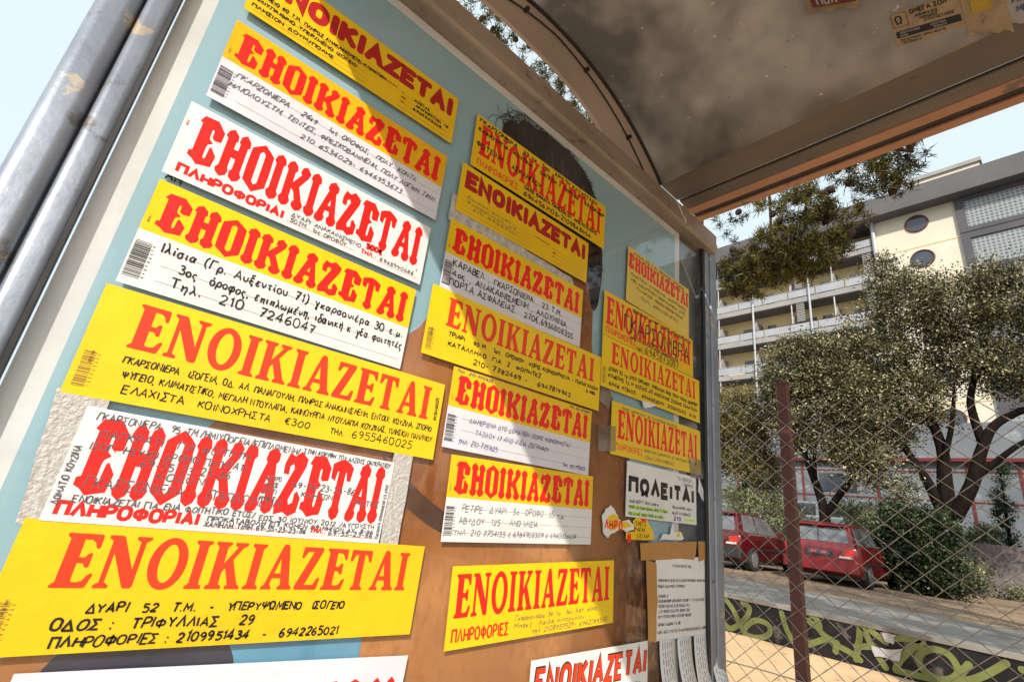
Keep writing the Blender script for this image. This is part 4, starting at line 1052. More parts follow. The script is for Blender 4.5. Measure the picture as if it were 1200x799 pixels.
# pine with drooping branches and many cones
def pine(name, label, base, limbs, tufts, ncones, scale=1.0, group=None):
    e = empty(name, base, label, 'tree', group)
    b = Vector(base)
    mb = MB()
    for pts, r0, r1 in limbs:
        P = smooth3(pts); k = len(P)
        mb.tube([Vector(p) - b for p in P], [r0 + (r1 - r0) * i / (k - 1) for i in range(k)], 8)
    mb.build('trunk', M['pinebark'], e, smooth=True)
    cs = []; tw = MB()
    for (c, r, n) in tufts:
        c = np.array(c); r = np.array(r)
        d = rng.normal(size=(n, 3)); d /= np.linalg.norm(d, axis=1)[:, None]
        cs.append(c + d * r * rng.random((n, 1)) ** .45)
    cs = np.concatenate(cs)
    for c in cs[::3]:
        w = rng.normal(size=3) * .03 + np.array([0, 0, .05])
        tw.tube([Vector(c - w * 1.6) - b, Vector(c) - b], [.005, .003], 4, caps=False)
    tag(tw.build('twigs', M['pinebark'], e), kind='stuff')
    per = 44
    n = len(cs) * per
    P0 = np.repeat(cs, per, 0) + rng.normal(size=(n, 3)) * .025
    D = rng.normal(size=(n, 3)) + np.array([0, 0, .35]); D /= np.linalg.norm(D, axis=1)[:, None]
    L = rng.uniform(.06, .11, (n, 1)) * scale
    S_ = np.cross(D, rng.normal(size=(n, 3))); S_ /= np.linalg.norm(S_, axis=1)[:, None]
    v = np.stack([P0 - S_ * .0055, P0 + S_ * .0055, P0 + D * L], 1).reshape(-1, 3)
    nd = raw_mesh('needles', v - np.array(base), np.arange(3 * n).reshape(n, 3), M['pine'], e)
    tag(nd, kind='stuff')
    cone = None
    pick = rng.choice(len(cs), ncones, replace=False)
    for i in pick:
        p = Vector(cs[i] + rng.normal(size=3) * .05)
        if cone is None:
            m_ = MB()
            m_.tube([(0, 0, .055 - .11 * k / 8) for k in range(9)], [.005, .024, .034, .040, .041, .037, .029, .019, .005], 8)
            cone = m_.build('cone', M['conebark'], e, smooth=False); o = cone
        else:
            o = cone.copy(); C.objects.link(o); o.parent = e
        o.location = p - b; o.rotation_euler = (rng.uniform(-.8, .8), rng.uniform(-.8, .8), 0)
    return e
M['conebark'] = pm('pine_cone', (0.045, 0.028, 0.02), (0.03, 0.02, 0.015), 30, .9)
pine('pine_tree', 'pine with cone-laden drooping branches hanging over the back of the shelter', (5.4, 2.78, GZ),
     [([(5.4, 3.0, GZ), (5.4, 2.98, 2.0), (5.35, 2.86, 4.2), (5.3, 2.7, 6.5), (5.2, 2.8, 8.5)], .19, .09),
      ([(5.35, 2.7, 4.6), (5.3, 2.2, 5.0), (5.3, 1.6, 4.8), (5.35, 1.0, 4.3), (5.4, .5, 3.9)], .07, .015), ([(5.3, 2.1, 5.0), (5.4, 1.9, 4.2), (5.5, 1.95, 3.3)], .03, .010), ([(5.3, 1.6, 4.8), (5.45, 1.5, 4.0), (5.5, 1.6, 3.3)], .03, .008),
      ([(5.3, 2.7, 5.6), (4.4, 3.0, 5.9), (3.4, 3.3, 5.8), (2.4, 3.8, 5.8)], .08, .02), ([(5.3, 2.7, 5.0), (4.6, 3.2, 5.3), (3.8, 3.6, 5.5)], .06, .02), ([(5.3, 2.7, 7.5), (4.5, 2.5, 8.3), (3.6, 3.2, 8.4)], .06, .02)],
     [((5.45, 1.75, 3.15), (.55, .62, .25), 230), ((5.5, 2.25, 3.05), (.45, .35, .30), 90), ((5.4, 1.35, 3.55), (.5, .5, .30), 90), ((5.4, 2.1, 4.0), (.6, .7, .5), 50), ((5.35, 1.2, 4.2), (.55, .6, .4), 60), ((5.4, .75, 3.85), (.45, .35, .33), 75), ((5.3, 1.9, 4.9), (.7, .8, .5), 80),
      ((2.3, 3.8, 5.9), (.7, .6, .6), 110), ((3.2, 3.6, 5.6), (.7, .6, .5), 110), ((3.9, 3.5, 5.2), (.5, .5, .5), 90), ((4.4, 3.3, 5.2), (.5, .5, .4), 60), ((4.0, 3.0, 8.2), (1.2, 1.2, .8), 120), ((5.2, 2.8, 8.8), (1.3, 1.3, 1.0), 120)], 95)
pine('pine_tree', 'pine mirrored dimly in the glass panel', (5.0, -3.2, GZ),
     [([(5.0, -3.2, GZ), (5.0, -3.2, 3.0), (4.9, -3.1, 7.5)], .24, .10), ([(5.0, -3.2, 3.6), (4.6, -3.0, 4.1), (4.2, -2.8, 4.0)], .06, .02), ([(5.0, -3.2, 4.4), (5.4, -2.8, 4.9), (5.8, -2.3, 4.8)], .06, .02)],
     [((4.3, -2.9, 4.0), (.9, .8, .5), 160), ((5.4, -2.4, 4.7), (1.0, .9, .6), 200), ((4.9, -3.1, 6.4), (1.6, 1.6, 1.1), 420), ((5.7, -3.8, 4.6), (1.0, 1.0, .7), 200), ((5.0, -3.1, 7.8), (1.2, 1.2, .8), 220)], 20)
src = [o for o in C.objects if o.name.startswith('pine_tree')][1]
for x, y, rz, lab in ((8.5, -2.1, .4, 'pine by the pavement shading the parked cars'), (3.9, -1.6, 2.2, 'pine close to the shelter, shading the pavement')):
    c = src.copy(); C.objects.link(c); c.location = (x, y, GZ if x < 7 else LZ); c.rotation_euler = (0, 0, rz); c['label'] = lab
    for ch in src.children:
        d = ch.copy(); C.objects.link(d); d.parent = c
# the row of olives goes on to the right, where the glass mirrors it
src = [o for o in C.objects if o.name.startswith('olive_tree')][1]
for x, y, rz, lab in ((15.5, -7.0, 2.1, 'olive tree mirrored in the glass, nearest of the row'), (16.5, -14.0, 4.0, 'olive tree mirrored in the glass, middle of the row'), (15.0, -22.0, .7, 'olive tree mirrored in the glass, farthest of the row')):
    c = src.copy(); C.objects.link(c); c.location = (x, y, LZ); c.rotation_euler = (0, 0, rz); c['label'] = lab
    for ch in src.children:
        d = ch.copy(); C.objects.link(d); d.parent = c

def penline(mb, text, x, z, h, w, d, k=.22):
    for c in text:
        if c in PEN:
            for q in PEN[c][1]: ribbon(mb, [(x + a * h, z + b * h) for a, b in q], w, d)
            x += (PEN[c][0] + k) * h
        else: x += .4 * h
    return x
def mark(mb, x0, z0, x1, z1, d): mb.add([(x0, d, z0), (x1, d, z0), (x1, d, z1), (x0, d, z1)], [(0, 1, 2, 3)])
pb, t1, bd, wt = MB(), MB(), MB(), MB()
grid(pb, .107, .072, edge=lambda u: .016 * max(0, u - .55) ** 1.2 * 3 + .002 * math.sin(u * 23))
penline(t1, 'Ω', .008, .046, .016, .0028, -.0006)
for a, b in (((.003, .040), (.027, .040)), ((.027, .040), (.027, .068)), ((.027, .068), (.003, .068)), ((.003, .068), (.003, .040))): ribbon(t1, [a, b], .0008, -.0006)
penline(t1, 'ΩΜΕΓΑ ΣΟΛ', .033, .060, .0085, .0020, -.0006)
for i, w_ in enumerate(('. ΑΠΟΦΡΑΞΕΙΣ', '. ΜΟΝΩΣΕΙΣ', '. ΕΓΚΑΤΑΣΤΑΣΕΙΣ')): penline(t1, w_, .036 + .006 * i, .0505 - .0068 * i, .0048, .0011, -.0006)
mark(bd, .004, .017, .104, .031, -.0006)
for x, z, w_ in ((.010, .025, 'ΑΠΟΛΥΜΑΝΣΕΙΣ'), (.010, .019, 'ΚΗΠΟΙ'), (.058, .025, 'ΥΔΡΑΥΛΙΚΑ'), (.062, .019, 'ΧΡΩΜΑΤΑ')): penline(wt, w_, x, z, .0036, .0007, -.0010)
penline(t1, '210 8219407- 6944 502170', .008, .009, .0045, .0009, -.0006); penline(t1, 'ΠΑΤΗΣΙΩΝ 61', .012, .003, .0040, .0008, -.0006)
vlabel('ceiling_label', 'yellowed paper label with an omega sign and a black band, stuck on the shelter ceiling', 38.9, .092, 20, [('sheet', pb, M['old_paper']), ('print', t1, M['black_ink']), ('black_band', bd, M['black_ink']), ('white_words', wt, M['old_white'])])
pb, rd, tx = MB(), MB(), MB()
grid(pb, .085, .06, edge=lambda u: .008 * math.sin(u * 7) ** 2 + .004 * math.sin(u * 31), curl=.012)
mark(rd, .010, .016, .082, .05, -.0128); penline(tx, 'ΠΩΛ', .020, .020, .014, .003, -.0132)
vlabel('ceiling_label', 'torn curling red and white label on the shelter ceiling', 26.4, .214, 40, [('sheet', pb, M['old_paper']), ('red_print', rd, M['old_red']), ('white_letters', tx, M['old_white'])])
pb, yl = MB(), MB()
grid(pb, .060, .085, edge=lambda u: .014 * (1 - u) + .004 * math.sin(u * 17), curl=.006)
mark(yl, .012, .050, .040, .082, -.0012)
vlabel('ceiling_label', 'torn brown scrap with a yellow patch on the shelter ceiling', 43.0, -.016, 25, [('sheet', pb, M['old_paper']), ('yellow_patch', yl, M['old_yellow'])])
pb, tx = MB(), MB()
grid(pb, .11, .06, edge=lambda u: .004 * math.sin(u * 19))
M['blue_print'] = pm('blue_print', (0.03, 0.09, 0.24), None, rough=.5)
penline(tx, 'ΑΠΟ', .016, .040, .014, .003, -.0006); penline(tx, 'ΜΕΤΑΦΟΡΕΣ', .020, .022, .010, .0022, -.0006)
vlabel('ceiling_label', 'dusty white label with blue letters on the shelter ceiling', 43.4, -.066, 20, [('sheet', pb, M['old_white']), ('blue_letters', tx, M['blue_print'])])

# ------------------------------------------------------------------ the poster behind the glass
def print_mat(name, fn):
    m, t, o = nt(name)
    b = N(t, 'ShaderNodeBsdfPrincipled', Roughness=0.5)
    b.inputs['Specular IOR Level'].default_value = .12
    t.links.new(fn(t), b.inputs['Base Color'])
    t.links.new(b.outputs[0], o.inputs['Surface'])
    return m
M['sky_print'] = pm('pale_blue_print', (0.27, 0.45, 0.54), (0.34, 0.52, 0.61), 1.4, 0.5, spots=((0.36, 0.52, 0.61), 3, 0.6, 0.8))
def skin(t):
    c = mixc(t, ramp(t, noise(t, 3.2, 2, 0.4), 0.36, 0.66), (0.24, 0.075, 0.020), (0.60, 0.27, 0.095))
    tc = N(t, 'ShaderNodeTexCoord'); sx = N(t, 'ShaderNodeSeparateXYZ'); t.links.new(tc.outputs['Object'], sx.inputs[0])
    ad = N(t, 'ShaderNodeMath', operation='MULTIPLY_ADD'); t.links.new(noise(t, 5, 2, .5), ad.inputs[0]); ad.inputs[1].default_value = .45; t.links.new(sx.outputs[0], ad.inputs[2])
    c = mixc(t, ramp(t, ad.outputs[0], .42, .70), c, (0.09, 0.033, 0.014))
    c = mixc(t, ramp(t, noise(t, 60, 4, 0.6, stretch=(1, 1, .6)), 0.45, 0.75), c, (0.36, 0.14, 0.045))
    return c
M['skin_print'] = print_mat('brown_skin_print', skin)
M['hair_print'] = pm('dark_hair_print', (0.007, 0.005, 0.005), (0.02, 0.012, 0.010), 40, 0.6, stretch=(1, 1, .3), spec=.1)
M['dark_skin_print'] = pm('dark_brown_print', (0.07, 0.028, 0.014), (0.11, 0.045, 0.022), 20, 0.5)
M['shirt_print'] = pm('blue_shirt_print', (0.10, 0.30, 0.46), (0.14, 0.37, 0.54), 10, 0.5)
M['navy_print'] = pm('navy_print', (0.016, 0.02, 0.05), (0.03, 0.035, 0.075), 10, 0.5)
post = empty('poster', (.58, PY + .020, -.855), 'large poster of a dark-haired person on pale blue, behind the glass under all the stickers', 'poster')
def pp(name, loops, mat, d):
    mb = MB(); poly(mb, loops, 0)
    o = mb.build(name, mat, None)
    o.data.transform(Matrix.Translation((0, PY + .0072 - d, 0)) ); o.data.transform(Matrix.Translation(-Vector(post.location))); o.parent = post
    return o
mb = MB(); mb.box(-.0715, 1.232, PY + .0072, PY + .0078, -.855, .9045); o = mb.build('paper', M['white']); o.data.transform(Matrix.Translation(-Vector(post.location))); o.parent = post
pp('printed_background', [[(-.0385, -.83), (1.205, -.83), (1.205, .874), (-.0385, .874)]], M['sky_print'], .0005)
def soft(pts, k=5): return smooth(pts + [pts[0]], k)[:-1]
SK = [(0.4442, 0.6128), (0.4356, 0.5174), (0.4071, 0.3753), (0.3874, 0.2926), (0.3608, 0.2567), (0.3138, 0.1863), (0.2441, 0.1341), (0.164, 0.085), (0.1211, 0.0582), (0.0963, -0.0108), (0.0712, -0.0857), (0.0411, -0.1655), (0.0121, -0.1886), (-0.03, -0.2345), (-0.036, -0.40), (-0.036, -.82), (1.203, -.82), (1.203, -.28), (1.145, -0.13), (1.085, -0.02), (1.01, 0.1407), (0.92, 0.2917), (0.8435, 0.3579), (0.8348, 0.5558), (0.8483, 0.6343), (0.815, 0.7702), (0.6152, 0.8268), (0.5119, 0.7797)]
pp('printed_skin', [soft(SK)], M['skin_print'], .0009)
HR = [(0.4861, 0.7758), (0.4885, 0.7988), (0.5052, 0.8248), (0.5262, 0.8283), (0.5395, 0.8500), (0.5602, 0.8580), (0.5844, 0.8560), (0.6104, 0.8660), (0.6497, 0.8690), (0.702, 0.8660), (0.7311, 0.8564), (0.7652, 0.8427), (0.791, 0.8205), (0.8088, 0.7834), (0.8551, 0.6375), (0.8529, 0.52), (0.840, 0.482), (0.826, 0.485), (0.815, 0.52), (0.802, 0.5536), (0.79, 0.6071), (0.70, 0.585), (0.5364, 0.6244), (0.4376, 0.5883), (0.4357, 0.6604), (0.4579, 0.7358)]
pp('printed_hair', [soft(HR)], M['hair_print'], .0012)
r5 = random.Random(5)
mb = MB()
for i in range(150):
    k = r5.randrange(1, 15); a, b = HR[k], HR[k + 1]; t = r5.random()
    x, z = a[0] + (b[0] - a[0]) * t, a[1] + (b[1] - a[1]) * t
    an = math.atan2(z - .68, x - .64) + r5.uniform(-.5, .5); L = r5.uniform(.02, .055 if x < .62 else .028); cv = r5.uniform(-1.6, 1.6)
    ribbon(mb, [(x - math.cos(an) * .012 + math.cos(an + cv * s * s) * L * s, min(.872, z - math.sin(an) * .012 + math.sin(an + cv * s * s) * L * s)) for s in np.linspace(0, 1, 7)], r5.uniform(.0008, .0016), 0)
o = mb.build('printed_hair_strands', M['hair_print']); o.data.transform(Matrix.Translation(Vector((0, PY + .0057, 0)) - Vector(post.location))); o.parent = post
mb = MB()
for i in range(70):
    x = r5.uniform(.52, .80); z = r5.uniform(.66, .84) - abs(x - .66) * .3
    ribbon(mb, [(x + .03 * s + .01 * math.sin(3 * s + i), z - .06 * s) for s in np.linspace(0, 1, 6)], r5.uniform(.0008, .0022), 0)
M['hair_light'] = pm('brown_hair_print', (0.045, 0.027, 0.02), (0.08, 0.05, 0.038), 30, 0.5)
o = mb.build('printed_hair_highlights', M['hair_light']); o.data.transform(Matrix.Translation(Vector((0, PY + .0054, 0)) - Vector(post.location))); o.parent = post
DS = [(0.36, 0.055), (0.3787, 0.0433), (0.4136, 0.024), (0.4572, 0.0000), (0.5043, -0.0215), (0.5632, -0.0480), (0.5382, -0.0606), (0.4835, -0.0456), (0.4296, -0.0217), (0.3885, 0.0091)]
pp('printed_eyebrow', [soft(DS)], M['dark_skin_print'], .0013)
pp('printed_shirt', [soft([(0.1685, -0.1371), (0.2397, -0.1799), (0.371, -0.1818), (0.3879, -0.2458), (0.4469, -0.4432), (0.1299, -0.3596), (0.0509, -0.1955), (0.0823, -0.1677)])], M['shirt_print'], .0014)
pp('printed_collar', [soft([(0.06, -.18), (.14, -.165), (.20, -.18), (.22, -.22), (.16, -.24), (.05, -.23)])], M['navy_print'], .0017)
mb = MB(); penline(mb, 'ΑΝ', -.016, .346, .012, .0022, 0); o = mb.build('printed_words', M['black_ink']); o.data.transform(Matrix.Translation(Vector((0, PY + .0064, 0)) - Vector(post.location))); o.parent = post

# ------------------------------------------------------------------ the stickers on the glass (corner points in metres on the panel)
QUADS = {
    'S1': [(-0.0109, 0.7623), (0.3667, 0.7707), (0.3672, 0.6601), (-0.0104, 0.6517)],
    'S2': [(-0.0097, 0.6234), (0.3688, 0.6292), (0.3631, 0.4817), (-0.0117, 0.4851)],
    'S3': [(-0.022, 0.462), (0.3628, 0.465), (0.3585, 0.3483), (-0.0215, 0.3508)],
    'S4': [(-0.0219, 0.3378), (0.3557, 0.3386), (0.3558, 0.1937), (-0.0189, 0.1967)],
    'S5': [(-0.0282, 0.1894), (0.4448, 0.1921), (0.4476, 0.0628), (-0.0256, 0.0631)],
    'S6': [(-0.0087, 0.0503), (0.3724, 0.0508), (0.3825, -0.0706), (0.007, -0.0615)],
    'S7': [(-0.014, -0.0627), (0.4568, -0.0689), (0.4586, -0.1906), (-0.0121, -0.1844)],
    'C1': [(0.4137, 0.7678), (0.8464, 0.7795), (0.8484, 0.6526), (0.4169, 0.6428)],
    'C2': [(0.4009, 0.6361), (0.7896, 0.6426), (0.7927, 0.5322), (0.4027, 0.5284)],
    'C3': [(0.397, 0.5061), (0.783, 0.5112), (0.7883, 0.368), (0.4005, 0.3617)],
    'C4': [(0.3857, 0.362), (0.8635, 0.3673), (0.8693, 0.237), (0.3876, 0.2336)],
    'C5': [(0.4582, 0.2303), (0.8455, 0.2307), (0.8437, 0.0918), (0.4593, 0.0862)],
    'C6': [(0.4813, 0.0781), (0.863, 0.091), (0.8667, -0.0476), (0.4882, -0.0607)],
    'C7': [(0.5174, -0.0963), (0.9522, -0.0758), (0.9544, -0.1968), (0.5258, -0.2183)],
    'D1': [(0.9598, 0.7196), (1.2761, 0.7082), (1.2749, 0.5536), (0.9486, 0.5475)],
    'D2': [(0.8633, 0.5437), (1.2978, 0.5528), (1.2962, 0.4315), (0.8647, 0.4293)],
    'D3': [(0.8634, 0.426), (1.3329, 0.4313), (1.3301, 0.3035), (0.8682, 0.2987)],
    'D4': [(0.9161, 0.2747), (1.3408, 0.2805), (1.3341, 0.1562), (0.9172, 0.149)],
    'D5': [(0.9867, 0.1425), (1.3136, 0.1477), (1.3078, 0.0205), (0.9846, 0.0192)],
    'S8': [(0.0254, -0.1994), (0.4601, -0.2182), (0.4547, -0.343), (0.02, -0.3243)],
    'C8': [(0.7198, -0.2466), (1.0873, -0.2384), (1.0909, -0.3983), (0.7234, -0.4066)],
}
GRP = 'for-rent stickers on the glass panel'
INK, PENCIL, BLUE = M['black_ink'], M['pencil_ink'], M['blue_ink']
RED, ORED, DRED = M['red_print'], M['orange_red_print'], M['dark_red_print']
def st(k, label, lay=0, name='rental_sticker', cat='sticker', group=GRP):
    return Sheet(name, QUADS[k], label, cat, lay, group)
def edge_print(s, mat, u=.022, v=.14, n=9, h=.0022):
    s.pen([('ΑΒΓΔΕ ΖΗΘΙ'[:n], u, v + .22, h, None)], mat, .0004, 'edge_print', y=-.0006, rot=True, jit=0)

def two_part(k, label, ink, lines, wide, top='yellow', bottom='white', lay=0, slant=.08, vsplit=.5, rows=(.62, .76, .90), barcode=True, head_box=(.03, .09, .97, .46), jit=1.0):
    s = st(k, label, lay)
    s.sheet([M[top], M[bottom]], vsplit)
    s.head(BLACK, head_box, RED, gap=.03)
    s.rules([(.09, .985, v) for v in rows], M['grey_print'], .0005)
    edge_print(s, M['brown_print'], .018, .2, 7)
    if barcode: s.barcode(.006, .05, .60, .93, INK)
    s.pen(lines, ink, wide, slant=slant, jit=jit)
    return s
def serif_yellow(k, label, lines, wide=.0011, mat='lemon', lay=0, box=(.08, .09, .95, .515), slant=.08, col=None, jit=1.0):
    s = st(k, label, lay)
    s.sheet(M[mat])
    s.head(SERIF, box, col or ORED, gap=.075)
    edge_print(s, M['brown_print'], .03, .5, 9)
    s.barcode(.012, .035, .62, .93, M['brown_print'])
    s.pen(lines, INK, wide, slant=slant, jit=jit)
    return s
def round_yellow(k, label, lines, ink, wide, lay=0):
    s = st(k, label, lay)
    s.sheet(M['yellow'])
    s.strokes(HEAD, (.03, .10, .975, .48), DRED, .0125, 'headline', True, gap=.34)
    s.rules([(.03, .52, .66 + .09 * i) for i in range(4)], M['brown_print'], .0006)
    s.rules([(.68, .975, .66 + .09 * i) for i in range(4)], M['brown_print'], .0006, 'address_lines')
    s.strokes('ΠΛΗΡΟΦΟΡΙΕΣ', (.53, .60, .66, .64), DRED, .0009, 'small_print')
    s.pen([('Κ.', .69, .655, .0028, None), ('ΟΔΟΣ', .69, .745, .0028, None), ('ΤΗΛ.', .69, .835, .0028, None)], DRED, .0007, 'address_words', jit=0)
    s.pen(lines, ink, wide)
    return s

# left column, from the top
round_yellow('S1', 'yellow sticker with dark red rounded letters, topmost of the left column',
    [('ΓΡΑΦΕΙΟ 60 Τ.Μ. ΠΛΗΡΩΣ ΑΝΑΚΑΙΝΙΣΜΕΝΟ-ΚΛΙΜΑΤΙΣΜ', .02, .64, .0058, .60), ('ΗΜΙΥΠΑΙΘΡΙΟ ΥΠΕΡ/ΜΕΝΟ ΙΣΟΓΕΙΟ', .02, .76, .0058, .46),
     ('ΠΛΗΣΙΟΝ ΔΟΥΜ/ΠΟΛΗΣ', .02, .88, .0058, .36), ('ΚΩΣΤΑΣ', .76, .66, .005, .85), ('ΑΡΑΠΟΡΧΤΩΝ', .77, .75, .005, .92), ('16', .94, .75, .005, .97), ('6934993009', .76, .84, .005, .93)], INK, .0013)
two_part('S2', 'two-tone sticker with neat grey handwriting ending in 6946953673, left column',
    PENCIL, [('ΓΚΑΡΖΟΝΙΕΡΑ   26εη   1ος ΟΡΟΦΟΣ,  ΠΟΛΥ  ΚΟΝΤΑ', .06, .635, .0085, .86), ('ΗΛΙΟΛΟΥΣΤΗ, ΤΕΝΤΕΣ, ΦΡΕΣΚΟΒΑΜΜΕΝΗ, ΠΟΛΥ ΛΟΓΙΚΗ ΤΙΜΗ', .05, .765, .0085, .97), ('210 6534029- 6946953673', .33, .90, .0085, .80)], .0011, top='amber', bottom='lilac', slant=.35)
s = st('S3', 'white sticker with red black-letter headline and a red 500 euro price')
s.sheet(M['white'])
s.head(BLACK, (.04, .09, .965, .74), RED, gap=.025)
s.strokes('ΠΛΗΡΟΦΟΡΙΑΙ', (.03, .80, .385, .94), RED, .0042, 'small_headline')
s.strokes('ΤΗΛ.:', (.70, .84, .775, .92), RED, .0022, 'small_print')
s.rules([(.40, .69, .93), (.78, .985, .93)], RED, .0009, 'dotted_lines', dots=True)
edge_print(s, RED, .016, .1, 6)
s.pen([('ΔΥΑΡΙ ΑΝΑΚΑΙΝΙΣΜΕΝΟ', .41, .84, .0062, .70), ('50ΤΜ  1ος ΟΡΟΦΟΥ', .41, .92, .0062, .64), ('6948990686', .79, .91, .0062, .96), ('v', .965, .82, .006, None)], PENCIL, .0009)
s.pen([('500€', .72, .80, .0075, .80)], RED, .0034, 'price')
two_part('S4', 'two-tone sticker with large looping black marker handwriting, left column',
    INK, [('Ιλίσια (Γρ. Αυξεντίου 71) γκαρσονιέρα 30 ε.μ.', .075, .635, .0125, .985), ('3ος  όροφος, επιπλωμένη, ιδανική κ γ&α φοιτητές', .14, .775, .0125, .99), ('Τηλ.  210  7246047', .13, .915, .0125, .62)], .0016, top='lemon', slant=.02, jit=.8)
s = serif_yellow('S5', 'big yellow sticker with three lines of black capitals and 300 euro',
    [('ΓΚΑΡΣΟΝΙΕΡΑ  ΙΣΟΓΕΙΑ, ΟΔ. ΑΛ. ΠΑΝΑΓΟΥΛΗ, ΠΛΗΡΩΣ ΑΝΑΚΑΙΝΙΣΜΕΝΗ, ΕΝΤΟΙΧ. ΚΟΥΖΙΝΑ, ΣΠΟΡΙΟ', .085, .655, .0078, .975),
     ('ΨΥΓΕΙΟ, ΚΛΙΜΑΤΙΣΤΙΚΟ, ΜΕΓΑΛΗ ΝΤΟΥΛΑΠΑ, ΚΑΙΝΟΥΡΓΙΑ ΝΤΟΥΛΑΠΙΑ ΚΟΥΖΙΝΑΣ, ΠΛΗΣΙΟΝ ΠΑΝ/ΜΙΟΥ', .095, .785, .0078, .985),
     ('ΕΛΑΧΙΣΤΑ  ΚΟΙΝΟΧΡΗΣΤΑ', .105, .915, .0085, .45), ('€300', .485, .91, .0085, .56), ('ΤΗΛ.', .62, .915, .0075, .67), ('6955460025', .69, .915, .0115, .91)], .0011)
s.pen([('6955460025', .985, .50, .0055, None)], INK, .0009, 'side_number', rot=True)
s = st('S6', 'white sticker scrawled all over with pen, taped down in the left column', 1)
s.sheet(M['white'])
s.head(BLACK, (.035, .09, .97, .77), RED, gap=.02)
s.strokes('ΠΛΗΡΟΦΟΡΙΑΙ', (.02, .82, .37, .96), RED, .0042, 'small_headline')
s.strokes('ΤΗΛ.:', (.72, .865, .78, .94), RED, .0022, 'small_print')
s.rules([(.39, .71, .95), (.79, .985, .95)], RED, .0009, 'dotted_lines', dots=True)
s.pen([('ΓΚΑΡΣΟΝΙΕΡΑ  95 ΤΜ./ΗΜΙΥΠΟΓΕΙΑ/ΕΠΙΠΛΩΜΕΝΗ/', .03, .105, .0075, .62), ('ΣΤΗΝ ΚΟΡΥΦΗ ΤΟΥ ΑΛΣΟΥΣ ΠΑΓΚΡΑΤΙΟΥ', .63, .085, .0062, .985),
       ('ΠΑΓΚΡΑΤΙ  ΓΙΑ ΦΟΙΤΗΤΗ', .05, .26, .0085, .46), ('ΙΣΟΓ. ΗΣΥΧΟ ΔΡΟΜΟ ΠΑΓΚΡΑΤΙ', .04, .37, .0075, .46), ('69-55-23-23-86', .17, .47, .0085, .42), ('ΚΟΔΩΝΙ', .22, .56, .007, .36),
       ('ΓΚΑΡΣΟΝΙΕΡΑ   ΕΠΙΠΛΩΜΕΝΗ', .06, .70, .0105, .60), ('69-55-23-23-86', .62, .47, .0078, .86), ('ΚΙΝΗΤΩΝ', .66, .56, .006, .78), ('ΙΜΩΤΗΣ', .86, .58, .007, .97),
       ('ΕΝΟΙΚΙΑΖΕΤΑΙ ΓΙΑ ΕΝΑ ΦΟΙΤΗΤΙΚΟ ΕΤΟΣ/', .05, .83, .0066, .53), ('ΕΩΣ 30 ΙΟΥΝΙΟΥ 2012 /ΑΥΓΟΥΣΤΗ', .54, .84, .0056, .97),
       ('ΠΡΟΚΑΤΑΒΟΛΗ ΕΠΙ ΚΟΜΕΝ 09 ΜΗΝΩΝ ΑΧ. 8-96', .39, .895, .0052, .97), ('ΧΑΜΗΛΗ ΤΙΜΗ 69-55-23-23-86', .385, .95, .0056, .71), ('69-55-23-86', .79, .94, .0056, .97)], PENCIL, .0010)
s.pen([('ΜΟΝΟΣ', .525, .50, .0055, .575), ('ΣΠΙΤΙ', .525, .57, .0055, .575), ('ΚΟΥΖ', .525, .64, .0055, .575), ('ΛΟΥΤΡΟ', .525, .43, .0055, .58)], PENCIL, .0008, 'filler_notes')
s.pen([('ΔΩΜΑΤΙΟ ΚΟΥΖΙΝΑ', .024, .86, .0056, None)], PENCIL, .0009, 'side_writing', rot=True)
s.pen([('ΠΑΓΚΡΑΤΙ ΕΠΙΠΛΩΜΕΝΟ ΕΞΙ ΕΤΟΣ', .992, .94, .0040, None)], PENCIL, .0008, 'right_writing', rot=True)
serif_yellow('S7', 'big amber sticker reading 2109951434, lowest yellow one on the left',
    [('ΔΥΑΡΙ  52  Τ.Μ.  -  ΥΠΕΡΥΨΩΜΕΝΟ  ΙΣΟΓΕΙΟ', .16, .70, .0085, .76), ('ΟΔΟΣ :  ΤΡΙΦΥΛΛΙΑΣ   29', .11, .83, .0092, .52), ('ΠΛΗΡΟΦΟΡΙΕΣ : 2109951434  -  6942265021', .12, .955, .0090, .76)], .0017, mat='yellow', slant=.12)
s = st('S8', 'white sticker with only red letter tops showing, lowest on the left')
s.sheet(M['lilac'])
s.head(BLACK, (.20, .22, .97, .82), RED, gap=.03)

# middle column
s = st('C1', 'yellow narrow-serif sticker overwritten in black marker, topmost of the middle column', 3)
s.sheet(M['yellow'])
s.head(SERIF, (.035, .13, .96, .72), RED, gap=.07)
s.strokes('ΠΛΗΡΟΦΟΡΙΕΣ', (.035, .80, .30, .93), RED, .0022, 'small_headline')
s.pen([('ΓΚΑΡΣΟΝΙΕΡΑ  33 τμ  5ος  ΑΡΙΣΤΗ ΚΑΤΑΣΤΑΣΗ', .02, .12, .0088, .92), ('ΚΑΙΝΟΥΡΓΙΑ  ΚΟΥΖΙΝΑ - ΔΑΠΕΔΑ - ΠΟΡΤΕΣ - ΚΑΛΟΡΙΦΕΡ', .02, .29, .0088, .99), ('ΦΩΤΕΙΝΗ - ΑΣΚΛΗΠΙΟΥ', .02, .59, .0110, .46),
       ('ΟΔΟΣ ΒΑΙΝΙΤΑ ΠΛΗΣΙΟΝ ΕΡ. ΑΡΙΣΤΟΤΕΛΟΥΣ', .34, .80, .0082, .93), ('6944567103-2109848654', .34, .95, .0105, .88)], INK, .0020)
round_yellow('C2', 'yellow sticker with dark red rounded letters and faint pencil lines, middle column',
    [('Επιπλο γωνιας', .06, .66, .0065, .36), ('ανακαινιση π9', .06, .75, .0065, .40), ('210 6455700', .10, .84, .0065, .40)], PENCIL, .0008, 2)
